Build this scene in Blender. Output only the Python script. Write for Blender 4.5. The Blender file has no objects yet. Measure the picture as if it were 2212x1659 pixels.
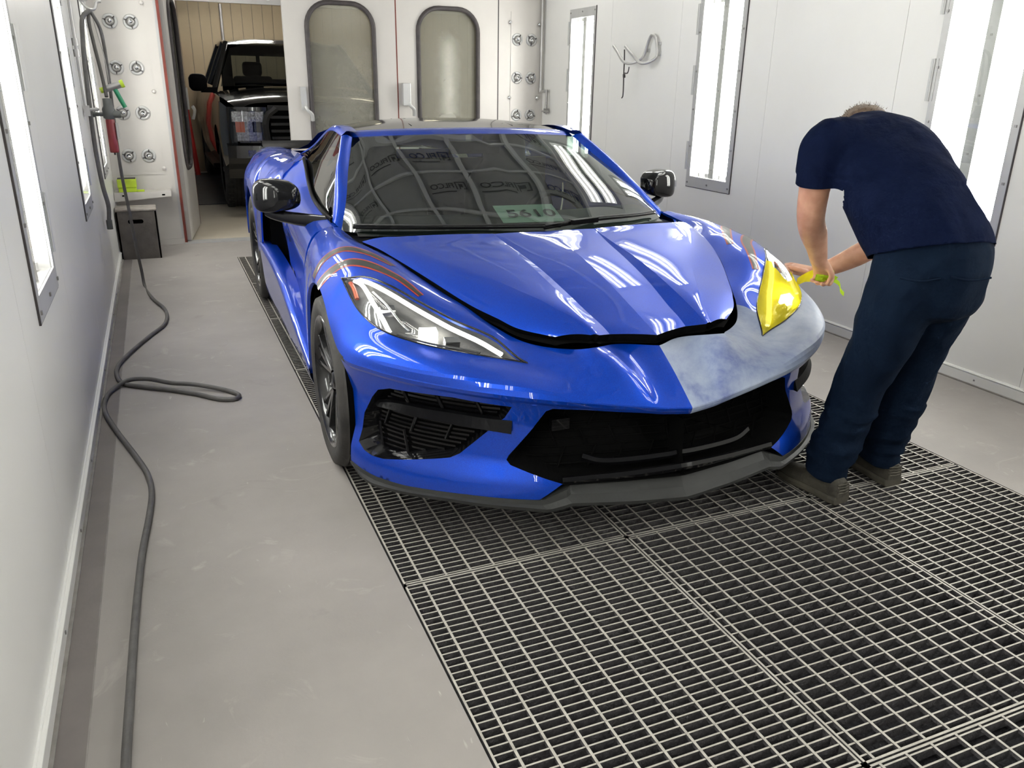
import bpy, bmesh, math, random
import numpy as np
from mathutils import Vector, Matrix
random.seed(7)
SC = bpy.context.scene
COL = SC.collection

# ------------------------------------------------------------------ camera, world, exposure
CAMZ = 1.3748
def set_camera():
    yaw, pit, rol = .4041, .3528, -.016
    f = np.array([math.sin(yaw)*math.cos(pit), math.cos(yaw)*math.cos(pit), -math.sin(pit)])
    r = np.array([math.cos(yaw), -math.sin(yaw), 0.]); d = np.cross(f, r)
    r2 = r*math.cos(rol)+d*math.sin(rol); d2 = -r*math.sin(rol)+d*math.cos(rol)
    M = Matrix(((r2[0], -d2[0], -f[0], 0), (r2[1], -d2[1], -f[1], 0), (r2[2], -d2[2], -f[2], CAMZ), (0, 0, 0, 1)))
    cam = bpy.data.cameras.new('camera'); o = bpy.data.objects.new('camera', cam)
    cam.sensor_width = 36; cam.lens = 1745.31/2212*36; cam.clip_start = .02
    o.matrix_world = M; COL.objects.link(o); SC.camera = o
set_camera()
w = bpy.data.worlds.new('world'); SC.world = w; w.use_nodes = True
w.node_tree.nodes['Background'].inputs[0].default_value = (.75, .8, .9, 1)
w.node_tree.nodes['Background'].inputs[1].default_value = .25
SC.view_settings.view_transform = 'Standard'; SC.view_settings.look = 'None'
SC.view_settings.gamma = 1; SC.view_settings.use_curve_mapping = False
SC.view_settings.exposure = EXPOSURE = -.75
SC.cycles.max_bounces = 7; SC.cycles.diffuse_bounces = 4; SC.cycles.glossy_bounces = 4; SC.cycles.adaptive_threshold = .1; SC.cycles.adaptive_min_samples = 24; SC.cycles.use_light_tree = False
SC.cycles.transparent_max_bounces = 12; SC.cycles.caustics_reflective = False; SC.cycles.caustics_refractive = False
SC.cycles.sample_clamp_indirect = 6

# ------------------------------------------------------------------ helpers
def tag(o, label=None, cat=None, group=None, kind=None):
    if label: o['label'] = label
    if cat: o['category'] = cat
    if group: o['group'] = group
    if kind: o['kind'] = kind
    return o
def thing(name, label, cat, loc=(0, 0, 0), rz=0, group=None, kind=None):
    o = bpy.data.objects.new(name, None); COL.objects.link(o); o.empty_display_size = .1
    o.location = loc; o.rotation_euler = (0, 0, rz)
    return tag(o, label, cat, group, kind)
def mesh_obj(name, me, mats=None, parent=None, loc=(0, 0, 0)):
    o = bpy.data.objects.new(name, me); COL.objects.link(o)
    if mats is not None:
        for m in (mats if isinstance(mats, (list, tuple)) else [mats]): me.materials.append(m)
    o.location = loc
    if parent is not None: o.parent = parent
    return o
def dup(o, parent=None, loc=None):
    c = o.copy(); COL.objects.link(c); c.parent = parent
    if loc is not None: c.location = loc
    return c
def dup_tree(o, parent=None):
    c = dup(o, parent)
    for ch in list(o.children): dup_tree(ch, c)
    return c
def catmull(P, n, closed=False):
    """n points along a centripetal Catmull-Rom through P, evenly spread by control span chords"""
    P = np.asarray(P, float); m = len(P)
    if m == 2 and not closed:
        t = np.linspace(0, 1, n)[:, None]; return P[0]*(1-t)+P[1]*t
    if closed: Q = np.vstack([P[-1], P, P[0], P[1]])
    else: Q = np.vstack([2*P[0]-P[1], P, 2*P[-1]-P[-2]])
    seg = m if closed else m-1
    d = np.array([max(np.linalg.norm(Q[i+2]-Q[i+1]), 1e-9) for i in range(seg)])
    s = np.r_[0, np.cumsum(d)]; out = []
    for u in np.linspace(0, s[-1], n, endpoint=not closed):
        i = min(int(np.searchsorted(s, u, 'right'))-1, seg-1); t = (u-s[i])/d[i]
        a, b, c, e = Q[i:i+4]
        da, db, dc = [max(np.linalg.norm(q-p), 1e-6)**.5 for p, q in ((a, b), (b, c), (c, e))]
        m1 = ((b-a)/da-(c-a)/(da+db)+(c-b)/db)*db; m2 = ((c-b)/db-(e-b)/(db+dc)+(e-c)/dc)*db
        out.append((2*t**3-3*t*t+1)*b+(t**3-2*t*t+t)*m1+(-2*t**3+3*t*t)*c+(t**3-t*t)*m2)
    return np.array(out)
class MB:
    def __init__(s): s.v = []; s.f = []; s.m = []; s.sm = []
    def add(s, vs, fs, mi=0, smooth=False):
        o = len(s.v); s.v += [tuple(map(float, p)) for p in vs]
        for f in fs: s.f.append([i+o for i in f]); s.m.append(mi); s.sm.append(smooth)
        return s
    def box(s, a, b, mi=0):
        x0, y0, z0 = [min(p, q) for p, q in zip(a, b)]; x1, y1, z1 = [max(p, q) for p, q in zip(a, b)]
        return s.add([(x0,y0,z0),(x1,y0,z0),(x1,y1,z0),(x0,y1,z0),(x0,y0,z1),(x1,y0,z1),(x1,y1,z1),(x0,y1,z1)],
                     [(0,3,2,1),(4,5,6,7),(0,1,5,4),(1,2,6,5),(2,3,7,6),(3,0,4,7)], mi)
    def obox(s, c, ax, ay, az, mi=0):
        """box from centre and three half-axis vectors"""
        c, ax, ay, az = map(np.array, (c, ax, ay, az)); vs = []
        for sz in (-1, 1):
            for sx, sy in ((-1,-1),(1,-1),(1,1),(-1,1)): vs.append(c+sx*ax+sy*ay+sz*az)
        return s.add(vs, [(0,3,2,1),(4,5,6,7),(0,1,5,4),(1,2,6,5),(2,3,7,6),(3,0,4,7)], mi)
    def tube(s, path, r, n=10, mi=0, cap=True, smooth=True, flat=1.0):
        P = np.asarray(path, float); k = len(P); R = np.full(k, r) if np.isscalar(r) else np.asarray(r, float)
        T = np.gradient(P, axis=0); T /= np.maximum(np.linalg.norm(T, axis=1), 1e-9)[:, None]
        up = np.array([0, 0, 1.]) if abs(T[0][2]) < .9 else np.array([1., 0, 0])
        N = np.cross(T[0], up); N /= np.linalg.norm(N); vs = []
        for i in range(k):
            N = N-T[i]*(N@T[i]); N /= max(np.linalg.norm(N), 1e-9); B = np.cross(T[i], N)
            for j in range(n):
                a = 2*math.pi*j/n; vs.append(P[i]+R[i]*(math.cos(a)*N+flat*math.sin(a)*B))
        fs = [(i*n+j, i*n+(j+1) % n, (i+1)*n+(j+1) % n, (i+1)*n+j) for i in range(k-1) for j in range(n)]
        s.add(vs, fs, mi, smooth)
        if cap: s.add(vs[:n], [tuple(range(n))[::-1]], mi); s.add(vs[-n:], [tuple(range(n))], mi)
        return s
    def lathe(s, prof, n=24, mi=0, smooth=True, axis='z', c=(0, 0, 0)):
        vs = []
        for r, h in prof:
            for j in range(n):
                a = 2*math.pi*j/n; p = (r*math.cos(a), r*math.sin(a), h)
                if axis == 'y': p = (p[0], p[2], p[1])
                if axis == 'x': p = (p[2], p[0], p[1])
                vs.append((p[0]+c[0], p[1]+c[1], p[2]+c[2]))
        k = len(prof)
        fs = [(i*n+j, i*n+(j+1) % n, (i+1)*n+(j+1) % n, (i+1)*n+j) for i in range(k-1) for j in range(n)]
        s.add(vs, fs, mi, smooth)
        return s
    def prism(s, poly, off, mi=0, cap=True):
        """polygon (3D points) extruded by the vector off"""
        n = len(poly); P = [np.array(p, float) for p in poly]; Q = [p+np.array(off) for p in P]
        s.add(P+Q, [(i, (i+1) % n, n+(i+1) % n, n+i) for i in range(n)], mi)
        if cap: s.add(P, [tuple(range(n))[::-1]], mi); s.add(Q, [tuple(range(n))], mi)
        return s
    def grid(s, G, mi=0, smooth=True, flip=False, close=False):
        G = np.asarray(G, float); a, b = G.shape[:2]
        fs = []
        for i in range(a-1):
            for j in range(b-1 if not close else b):
                q = (i*b+j, (i+1)*b+j, (i+1)*b+(j+1) % b, i*b+(j+1) % b); fs.append(q[::-1] if flip else q)
        return s.add(G.reshape(-1, 3), fs, mi, smooth)
    def mesh(s, name, merge=0, recalc=True):
        me = bpy.data.meshes.new(name); me.from_pydata(s.v, [], s.f)
        me.polygons.foreach_set('material_index', s.m); me.polygons.foreach_set('use_smooth', s.sm)
        bm = bmesh.new(); bm.from_mesh(me)
        if merge: bmesh.ops.remove_doubles(bm, verts=bm.verts, dist=merge)
        bmesh.ops.dissolve_degenerate(bm, dist=1e-6, edges=bm.edges)
        if recalc: bmesh.ops.recalc_face_normals(bm, faces=bm.faces)
        bm.to_mesh(me); bm.free(); me.update()
        return me
    def build(s, name, mat, parent=None, loc=(0, 0, 0), merge=0, recalc=True):
        return mesh_obj(name, s.mesh(name, merge, recalc), mat, parent, loc)
def bevel(o, wdt=.004, seg=2, ang=.6):
    m = o.modifiers.new('bevel', 'BEVEL'); m.width = wdt; m.segments = seg; m.limit_method = 'ANGLE'; m.angle_limit = ang
    return o
def rrect(w, h, r, n=6):
    """rounded rectangle outline centred on 0"""
    out = []
    for cx, cy, a0 in ((w/2-r, h/2-r, 0), (-w/2+r, h/2-r, 90), (-w/2+r, -h/2+r, 180), (w/2-r, -h/2+r, 270)):
        for k in range(n+1):
            a = math.radians(a0+90*k/n); out.append((cx+r*math.cos(a), cy+r*math.sin(a)))
    return out

# ------------------------------------------------------------------ materials
def nodes(name):
    m = bpy.data.materials.new(name); m.use_nodes = True; nt = m.node_tree
    return m, nt, nt.nodes['Principled BSDF']
def mk(nt, t, **kw):
    n = nt.nodes.new(t)
    for k, v in kw.items():
        if k in n.inputs.keys(): n.inputs[k].default_value = v
        else: setattr(n, k, v)
    return n
def mat(name, c, rough=.5, metal=0, var=.12, vscale=6, bump=0, bscale=80, coat=0, spec=.5, c2=None, rvar=0, detail=6, emis=None, trans=0):
    """principled surface whose colour drifts between c and c2 with two octaves of noise"""
    m, nt, p = nodes(name); L = nt.links
    tc = mk(nt, 'ShaderNodeTexCoord'); nz = mk(nt, 'ShaderNodeTexNoise', Scale=vscale, Detail=detail, Roughness=.6)
    L.new(tc.outputs['Object'], nz.inputs['Vector'])
    rp = mk(nt, 'ShaderNodeValToRGB'); rp.color_ramp.elements[0].position = .3; rp.color_ramp.elements[1].position = .7
    if c2 is None: c2 = tuple(x*(1-var) for x in c)
    rp.color_ramp.elements[0].color = (*c2, 1); rp.color_ramp.elements[1].color = (*c, 1)
    L.new(nz.outputs['Fac'], rp.inputs['Fac']); L.new(rp.outputs['Color'], p.inputs['Base Color'])
    p.inputs['Roughness'].default_value = rough; p.inputs['Metallic'].default_value = metal
    p.inputs['Specular IOR Level'].default_value = spec
    if coat: p.inputs['Coat Weight'].default_value = coat; p.inputs['Coat Roughness'].default_value = .03
    if rvar:
        mr = mk(nt, 'ShaderNodeMapRange'); mr.inputs['To Min'].default_value = rough-rvar; mr.inputs['To Max'].default_value = rough+rvar
        L.new(nz.outputs['Fac'], mr.inputs['Value']); L.new(mr.outputs['Result'], p.inputs['Roughness'])
    if bump:
        n2 = mk(nt, 'ShaderNodeTexNoise', Scale=bscale, Detail=4); L.new(tc.outputs['Object'], n2.inputs['Vector'])
        b = mk(nt, 'ShaderNodeBump', Strength=bump, Distance=.01); L.new(n2.outputs['Fac'], b.inputs['Height']); L.new(b.outputs['Normal'], p.inputs['Normal'])
    if emis: p.inputs['Emission Color'].default_value = (*emis[0], 1); p.inputs['Emission Strength'].default_value = emis[1]
    return m
def glassmat(name, tint=(1, 1, 1), gloss=1.0, haze=0, hazec=(.6, .6, .6), ior=1.5, rough=.0):
    """thin pane: fresnel reflection over a tinted transparent layer, with some settled dust"""
    m, nt, p = nodes(name); L = nt.links; out = nt.nodes['Material Output']; nt.nodes.remove(p)
    tr = mk(nt, 'ShaderNodeBsdfTransparent'); tr.inputs['Color'].default_value = (*tint, 1)
    gl = mk(nt, 'ShaderNodeBsdfGlossy', Roughness=rough); gl.inputs['Color'].default_value = (gloss, gloss, gloss, 1)
    # Schlick term from the facing angle, the same on both sides of the sheet
    f0 = ((ior-1)/(ior+1))**2*1.9; lw = mk(nt, 'ShaderNodeLayerWeight', Blend=.5); mx = mk(nt, 'ShaderNodeMixShader')
    pw = mk(nt, 'ShaderNodeMath', operation='POWER'); pw.inputs[1].default_value = 5; L.new(lw.outputs['Facing'], pw.inputs[0])
    ma = mk(nt, 'ShaderNodeMath', operation='MULTIPLY_ADD'); ma.inputs[1].default_value = 1-f0; ma.inputs[2].default_value = f0; L.new(pw.outputs[0], ma.inputs[0])
    L.new(ma.outputs[0], mx.inputs[0])
    base = tr
    if haze:
        df = mk(nt, 'ShaderNodeBsdfDiffuse'); df.inputs['Color'].default_value = (*hazec, 1)
        nz = mk(nt, 'ShaderNodeTexNoise', Scale=2.5, Detail=5); tc = mk(nt, 'ShaderNodeTexCoord'); L.new(tc.outputs['Object'], nz.inputs['Vector'])
        mr = mk(nt, 'ShaderNodeMapRange'); mr.inputs['To Min'].default_value = haze*.7; mr.inputs['To Max'].default_value = min(1, haze*1.3); L.new(nz.outputs['Fac'], mr.inputs['Value'])
        m2 = mk(nt, 'ShaderNodeMixShader'); L.new(mr.outputs[0], m2.inputs[0]); L.new(tr.outputs[0], m2.inputs[1]); L.new(df.outputs[0], m2.inputs[2]); base = m2
    L.new(base.outputs[0], mx.inputs[1]); L.new(gl.outputs[0], mx.inputs[2]); L.new(mx.outputs[0], out.inputs[0])
    return m
def emit(name, c, s):
    m, nt, p = nodes(name); p.inputs['Base Color'].default_value = (*c, 1)
    p.inputs['Emission Color'].default_value = (*c, 1); p.inputs['Emission Strength'].default_value = s
    return m
M = {}
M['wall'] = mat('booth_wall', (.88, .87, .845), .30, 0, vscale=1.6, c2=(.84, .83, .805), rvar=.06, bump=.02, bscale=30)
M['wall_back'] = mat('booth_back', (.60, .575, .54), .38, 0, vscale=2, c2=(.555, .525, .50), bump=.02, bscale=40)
M['seam'] = mat('seam_dirt', (.30, .28, .26), .7, vscale=12, var=.4)
M['floor'] = mat('painted_concrete', (.355, .327, .305), .62, vscale=1.3, c2=(.275, .252, .237), bump=.05, bscale=90, detail=10)
def floor_mat():
    m, nt, p = nodes('painted_concrete'); L = nt.links; tc = mk(nt, 'ShaderNodeTexCoord')
    def nz(sc, det, dist=0., st=(1, 1, 1)):
        mp = mk(nt, 'ShaderNodeMapping'); mp.inputs['Scale'].default_value = st; L.new(tc.outputs['Object'], mp.inputs['Vector'])
        n = mk(nt, 'ShaderNodeTexNoise', Scale=sc, Detail=det, Roughness=.62, Distortion=dist); L.new(mp.outputs[0], n.inputs['Vector']); return n
    def mixc(fac, a, b):
        x = mk(nt, 'ShaderNodeMix', data_type='RGBA'); L.new(fac, x.inputs['Factor']); L.new(a, x.inputs['A']); x.inputs['B'].default_value = (*b, 1); return x.outputs['Result']
    def ramp(n, lo, hi):
        r = mk(nt, 'ShaderNodeMapRange'); r.inputs['From Min'].default_value = lo; r.inputs['From Max'].default_value = hi; L.new(n.outputs['Fac'], r.inputs['Value']); return r.outputs['Result']
    base = mk(nt, 'ShaderNodeValToRGB'); base.color_ramp.elements[0].color = (.268, .246, .232, 1); base.color_ramp.elements[1].color = (.36, .332, .31, 1); base.color_ramp.elements[0].position = .3; base.color_ramp.elements[1].position = .72
    L.new(nz(1.3, 10).outputs['Fac'], base.inputs['Fac'])
    c = mixc(ramp(nz(5, 8, 1.5), .60, .80), base.outputs['Color'], (.43, .40, .37))     # pale scuffs
    c = mixc(ramp(nz(3, 9, .8), .62, .85), c, (.20, .175, .165))                        # darker overspray drifts
    c = mixc(ramp(nz(14, 3, 3., (1, .25, 1)), .70, .78), c, (.47, .44, .41))            # fine scratches
    L.new(c, p.inputs['Base Color']); p.inputs['Roughness'].default_value = .6
    b = mk(nt, 'ShaderNodeBump', Strength=.06, Distance=.01); L.new(nz(90, 4).outputs['Fac'], b.inputs['Height']); L.new(b.outputs[0], p.inputs['Normal'])
    return m
M['floor'] = floor_mat()
M['grate'] = mat('galvanised_bar', (.56, .53, .47), .55, .1, vscale=25, c2=(.36, .335, .295), bump=.15, bscale=300)
M['filtermat'] = mat('fuzzy_filter', (.042, .040, .046), .95, vscale=40, c2=(.014, .013, .016), bump=.8, bscale=160)
M['frame'] = mat('grey_metal', (.55, .55, .545), .38, .3, vscale=5)
M['screw'] = mat('screw_steel', (.35, .34, .33), .35, .8)
M['tube'] = emit('wall_lamp_tube', (1.0, .985, .95), 76)
M['hiptube'] = emit('hip_lamp_tube', (1.0, .985, .95), 33)
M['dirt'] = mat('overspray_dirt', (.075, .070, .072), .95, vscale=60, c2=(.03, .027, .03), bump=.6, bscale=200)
M['grid'] = mat('white_grid_bar', (.52, .53, .52), .4)
M['endgrey'] = mat('darkened_end_wall', (.16, .16, .165), .5, vscale=2)  # unseen end wall, dark tone put in to keep reflections on the car dim
M['reflector'] = mat('white_reflector', (.85, .85, .84), .45, vscale=3)
M['pane'] = glassmat('clear_pane', (.97, .98, .97))
M['gasket'] = mat('black_rubber', (.035, .03, .032), .6, c2=(.06, .05, .05), vscale=15)
M['red_seal'] = mat('red_seal', (.17, .024, .013), .6, vscale=9, c2=(.11, .02, .012))
M['chrome'] = mat('chrome', (.75, .75, .76), .12, 1, var=.05)
M['steel'] = mat('brushed_steel', (.50, .49, .48), .35, .8, var=.25, vscale=14)
M['darkpipe'] = mat('galv_pipe', (.56, .55, .54), .4, .5, var=.2)
M['filter'] = mat('ceiling_filter', (.30, .30, .29), .95, vscale=8, bump=.3, bscale=200)
M['ink'] = mat('filter_print', (.05, .05, .05), .8)
M['black'] = mat('black_plastic', (.012, .012, .013), .45, var=.3)
# ------------------------------------------------------------------ the booth
XL, XR, YB, YF, ZC, HIP = -.385, 3.64, 7.85, -2.5, 2.75, .45
GX = (.508, 1.2575, 2.014, 2.76); GY = [-.07+1.02*i for i in range(8)]
fl = MB()
fl.box((XL-.1, YF-.1, -.15), (GX[0]-.004, YB+.05, 0)).box((GX[3]+.004, YF-.1, -.15), (XR+.1, YB+.05, 0))
fl.box((GX[0]-.004, YF-.1, -.15), (GX[3]+.004, GY[0]-.004, 0)).box((GX[0]-.004, GY[-1]+.004, -.15), (GX[3]+.004, YB+.05, 0))
floor = tag(fl.build('floor', M['floor']), 'grey painted concrete floor of the spray booth', 'floor', kind='structure')
jt = MB().box((-.302, YF, .0002), (-.299, YB, .0012)); jt.build('floor_joint', M['seam'], floor)
M['edgeshade'] = mat('shaded_floor_edge', (.215, .19, .18), .75, vscale=3, c2=(.16, .142, .135), bump=.05)
MB().box((XL, YF, .0002), (-.301, YB, .0010)).build('floor_shade_strip', M['edgeshade'], floor)  # darker strip paints in the shade at the foot of the left wall
pit = MB().box((GX[0]-.05, GY[0]-.05, -.30), (GX[3]+.05, GY[-1]+.05, -.28)); pit.build('pit_base', M['filtermat'], floor)
fm = MB()
nx, ny = 60, 200
xs = np.linspace(GX[0]-.003, GX[3]+.003, nx); ys = np.linspace(GY[0]-.003, GY[-1]+.003, ny)
rs = np.random.RandomState(3)
G = np.array([[(x, y, -.045+rs.uniform(-.008, .008)) for y in ys] for x in xs]); fm.grid(G)
tag(fm.build('exhaust_filter', M['filtermat']), 'dark fuzzy exhaust filter mat lying below the floor gratings', 'filter', kind='stuff')

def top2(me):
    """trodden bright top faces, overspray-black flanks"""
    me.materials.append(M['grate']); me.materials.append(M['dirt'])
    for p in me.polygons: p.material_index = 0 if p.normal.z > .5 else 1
def grating(cx0, cx1, y0, y1, pitch, cross0, label, fine):
    t = thing('floor_grating', label, 'grating', ((cx0+cx1)/2, y0, 0), 0, 'steel floor gratings')
    W = cx1-cx0; g = .0025; D = .028
    for a, b in (((-W/2+g, g, -D), (-W/2+g+.006, y1-y0-g, 0)), ((W/2-g-.006, g, -D), (W/2-g, y1-y0-g, 0)),
                 ((-W/2+g, g, -D), (W/2-g, g+.006, 0)), ((-W/2+g, y1-y0-g-.006, -D), (W/2-g, y1-y0-g, 0))):
        MB().box(a, b).build('edge_bar', [], t); top2(t.children[-1].data)
    ybs = np.arange(pitch*.7, y1-y0-pitch*.4, pitch)
    xbs = np.arange(cross0, cx1-.02, .0765)-(cx0+cx1)/2
    bar = MB().box((-W/2+g+.005, -.0022, -D+.002), (W/2-g-.005, .0022, -.001))
    rod = MB().box((-.0034, g+.005, -.010), (.0034, y1-y0-g-.005, .0006))
    if fine:
        me = bar.mesh('bearing_bar'); top2(me)
        for y in ybs: mesh_obj('bearing_bar', me, None, t, (0, y, random.uniform(-.0006, .0006)))
        me = rod.mesh('cross_rod'); top2(me)
        for x in xbs: mesh_obj('cross_rod', me, None, t, (x, 0, 0))
    else:
        b = MB()
        for y in ybs: b.box((-W/2+g+.005, y-.0022, -D+.002), (W/2-g-.005, y+.0022, -.001))
        top2(tag(b.build('bearing_bars', [], t), kind='stuff').data)
        b = MB()
        for x in xbs: b.box((x-.0034, g+.005, -.010), (x+.0034, y1-y0-g-.005, .0006))
        top2(tag(b.build('cross_rods', [], t), kind='stuff').data)
cname = ('left', 'middle', 'right')
rname = ('nearest the camera, at the bottom of the picture', 'second from the camera', 'third from the camera', 'fourth from the camera', 'fifth from the camera', 'sixth from the camera', 'farthest from the camera')
for c, (pt, cr) in enumerate(((.0258, .566), (.035, 1.290), (.0258, 2.078))):
    for r in range(7):
        grating(GX[c], GX[c+1], GY[r], GY[r+1], pt, cr, 'steel bar grating in the %s row, %s' % (cname[c], rname[r]), r < 3 and not (r == 2 and c == 1))

# --- lamp fixtures ---------------------------------------------------------
def fixture(org, U, V, N, L, W, label, group, hinge=1, lead=.075, sticker=False, tubes=4, hid=False):
    """org = middle of the lower short edge of the cover frame; U runs along the length, V across, N into the booth"""
    U, V, N = (np.array(a, float) for a in (U, V, N)); t = thing('light_fixture', label, 'light', org, 0, group)
    def Q(u, v, n): return u*U+v*V+n*N
    def bx(mb, u0, u1, v0, v1, n0, n1):
        return mb.obox(Q((u0+u1)/2, (v0+v1)/2, (n0+n1)/2), U*(u1-u0)/2, V*(v1-v0)/2, N*(n1-n0)/2)
    g = (W-.435)/2 if W > .45 else .04
    fr = MB(); bx(fr, 0, lead, -W/2, W/2, 0, .007); bx(fr, L-lead, L, -W/2, W/2, 0, .007)
    bx(fr, lead, L-lead, -W/2, -W/2+g, 0, .007); bx(fr, lead, L-lead, W/2-g, W/2, 0, .007)
    fro = fr.build('cover_frame', M['frame'], t)
    gk = MB(); bx(gk, -.004, L+.004, -W/2-.004 if hinge < 0 else W/2-.001, -W/2+.001 if hinge < 0 else W/2+.006, -.001, .006)
    bx(gk, -.005, 0, -W/2, W/2, -.001, .005); gk.build('seal', M['gasket'], t)
    hw = W/2-g
    ho = MB(); d = .10
    bx(ho, lead-.01, L-lead+.01, -hw-.01, hw+.01, -d-.006, -d); bx(ho, lead-.01, lead, -hw, hw, -d, -.002); bx(ho, L-lead, L-lead+.01, -hw, hw, -d, -.002)
    bx(ho, lead, L-lead, -hw-.01, -hw, -d, -.002); bx(ho, lead, L-lead, hw, hw+.01, -d, -.002)
    ho.build('reflector_tray', M['reflector'], t)
    st = MB(); bx(st, lead+.002, L-lead-.002, -.029, .029, -.055, -.02); sto = st.build('ballast_cover', M['frame'], t)
    sc = MB()
    for u in np.linspace(lead+.06, L-lead-.06, 5): sc.lathe([(0, .004), (.005, .003), (.006, 0)], 8, axis='z', c=(0, 0, 0)) if False else bx(sc, u-.005, u+.005, -.005, .005, -.02, -.017)
    sc.build('rivets', M['screw'], sto)
    vs = {4: (-.165, -.082, .082, .165), 2: (-.1, .1)}[tubes]
    for v in vs:
        v *= hw/.2175
        tb = MB().tube([Q(lead+.03, v, -.05), Q(L-lead-.03, v, -.05)], .0165, 8, cap=False); tb.build('lamp_tube', M['hiptube' if hid else 'tube'], t)
        for u0, u1 in ((lead+.004, lead+.03), (L-lead-.03, L-lead-.004)):
            MB().tube([Q(u0, v, -.05), Q(u1, v, -.05)], .0185, 10).build('tube_cap', M['reflector'], t)
    pn = MB(); bx(pn, lead-.003, L-lead+.003, -hw-.003, hw+.003, -.001, .002); pn.build('glass_pane', M['pane'], t)
    if not hid:
        us = list(np.linspace(.03, L-.03, 6))
        me = None
        for v in (-W/2+.018, W/2-.018):
            for u in us:
                s = MB(); bx(s, u-.006, u+.006, v-.006, v+.006, .007, .012); s.build('screw', M['screw'], t)
        for u in (.03, L-.03): s = MB(); bx(s, u-.006, u+.006, -.006, .006, .007, .012); s.build('screw', M['screw'], t)
        for u in (.22, L*.5+.07, L-.2):
            h = MB(); v = hinge*(W/2+.004); h.tube([Q(u-.1, v*-1, .010), Q(u+.1, v*-1, .010)], .006, 8)
            bx(h, u-.1, u+.1, -v-.022, -v+.022, .005, .009); h.build('hinge', M['frame'], t)
        if sticker:
            s = MB(); bx(s, .24, .36, -.024, .024, -.0199, -.019); s.build('sticker', M['reflector'], t)
    return t
LY = ((2.66, 3.18), (4.71, 5.235), (6.78, 7.28), (.61, 1.13), (-1.45, -.93))  # last pair is unseen, added to brighten the left wall and car front
nm = ('beside the bent-over worker', 'beside the car windshield', 'near the far right corner', 'beside the camera, out of view', 'behind the camera, out of view, added for brightness')
for i, (a, b) in enumerate(LY):
    fixture((XR, (a+b)/2, .694), (0, 0, 1), (0, -1, 0), (-1, 0, 0), 1.346, b-a, 'bright vertical wall light on the right wall %s' % nm[i], 'wall lights', 1, sticker=(i == 0))
nm = ('at the left edge of the picture', 'above the hose, second along the wall', 'farthest along, behind the hanging hose', 'beside the camera, out of view', 'behind the camera, out of view, added for brightness')
for i, (a, b) in enumerate(LY):
    fixture((XL, (a+b)/2, .694), (0, 0, 1), (0, -1, 0), (1, 0, 0), 1.346, b-a, 'bright vertical wall light on the left wall %s' % nm[i], 'wall lights', 1)
hp = 1/math.sqrt(2)
for i, y in enumerate((-2.35, -.65, 1.05, 2.75, 4.45, 6.15)):
    fixture((XR-HIP/2, y, ZC-HIP/2), (0, 1, 0), (hp, 0, -hp), (-hp, 0, -hp), 1.40, .56, 'sloping four-tube ceiling light, %s from the camera along the right hip' % ('first','second','third','fourth','fifth','sixth')[i], 'hip lights', 1, lead=.06, hid=True)
    fixture((XL+HIP/2, y, ZC-HIP/2), (0, 1, 0), (hp, 0, hp), (hp, 0, -hp), 1.40, .56, 'sloping four-tube ceiling light, %s from the camera along the left hip' % ('first','second','third','fourth','fifth','sixth')[i], 'hip lights', 1, lead=.06, hid=True)

# --- side walls: sheet panels with a cut-out behind every lamp -------------
seams = [YF, -1.75, -.72, .315, 1.345, 2.375, 3.41, 4.435, 5.47, 6.50, YB]
def side_wall(name, x, nsign, label):
    th = .04; xa, xb = (x, x-nsign*th)
    root = thing(name, label, 'wall', (x, 0, 0), 0, kind='structure')
    back = MB().box((-nsign*(.135), YF, 0), (-nsign*(.175), YB, ZC)); back.build('wall_core', M['wall'], root)
    MB().box((-nsign*.004, YF, .06), (-nsign*.012, YF+.001, ZC-HIP)).build('panel_end', M['seam'], root)
    for a, b in zip(seams[:-1], seams[1:]):
        p = MB(); g = .0012; a += g; b -= g; zt = ZC-HIP
        hole = [(u, v) for u, v in LY if u > a and v < b]
        X0, X1 = 0, -nsign*.012
        if hole:
            u, v = hole[0]; u += .03; v -= .03
            p.box((X0, a, .06), (X1, u, zt)).box((X0, v, .06), (X1, b, zt)).box((X0, u, .06), (X1, v, .755)).box((X0, u, 1.975), (X1, v, zt))
        else: p.box((X0, a, .06), (X1, b, zt))
        p.build('wall_panel', M['wall'], root)
        MB().box((-nsign*.0125, b-.004, .06), (-nsign*.0135, b+.006, zt)).build('panel_joint', M['seam'], root)
    hipm = MB(); gaps = [YF]+[q for y in (-2.35, -.65, 1.05, 2.75, 4.45, 6.15) for q in (y+.05, y+1.35)]+[YB]
    A = np.array((0, 0, ZC-HIP)); B = np.array((nsign*HIP, 0, ZC)); n = np.array((nsign*hp, 0, -hp))
    def slab(a, b, s0, s1):
        P = [A+(B-A)*s0, A+(B-A)*s1]; off = -n*.01
        hipm.prism([P[0]+(0, a, 0), P[1]+(0, a, 0), P[1]+(0, b, 0), P[0]+(0, b, 0)], off)
    for a, b in zip(gaps[0::2], gaps[1::2]): slab(a, b, 0, 1)
    for a, b in zip(gaps[1::2], gaps[2::2]):
        slab(a, b, 0, .16); slab(a, b, .84, 1)
    hipm.build('hip_panel', M['wall'], root)
    return root
wl = side_wall('wall_left', XL, 1, 'white sheet-metal booth wall along the left side')
wr = side_wall('wall_right', XR, -1, 'white sheet-metal booth wall along the right side')
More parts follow.
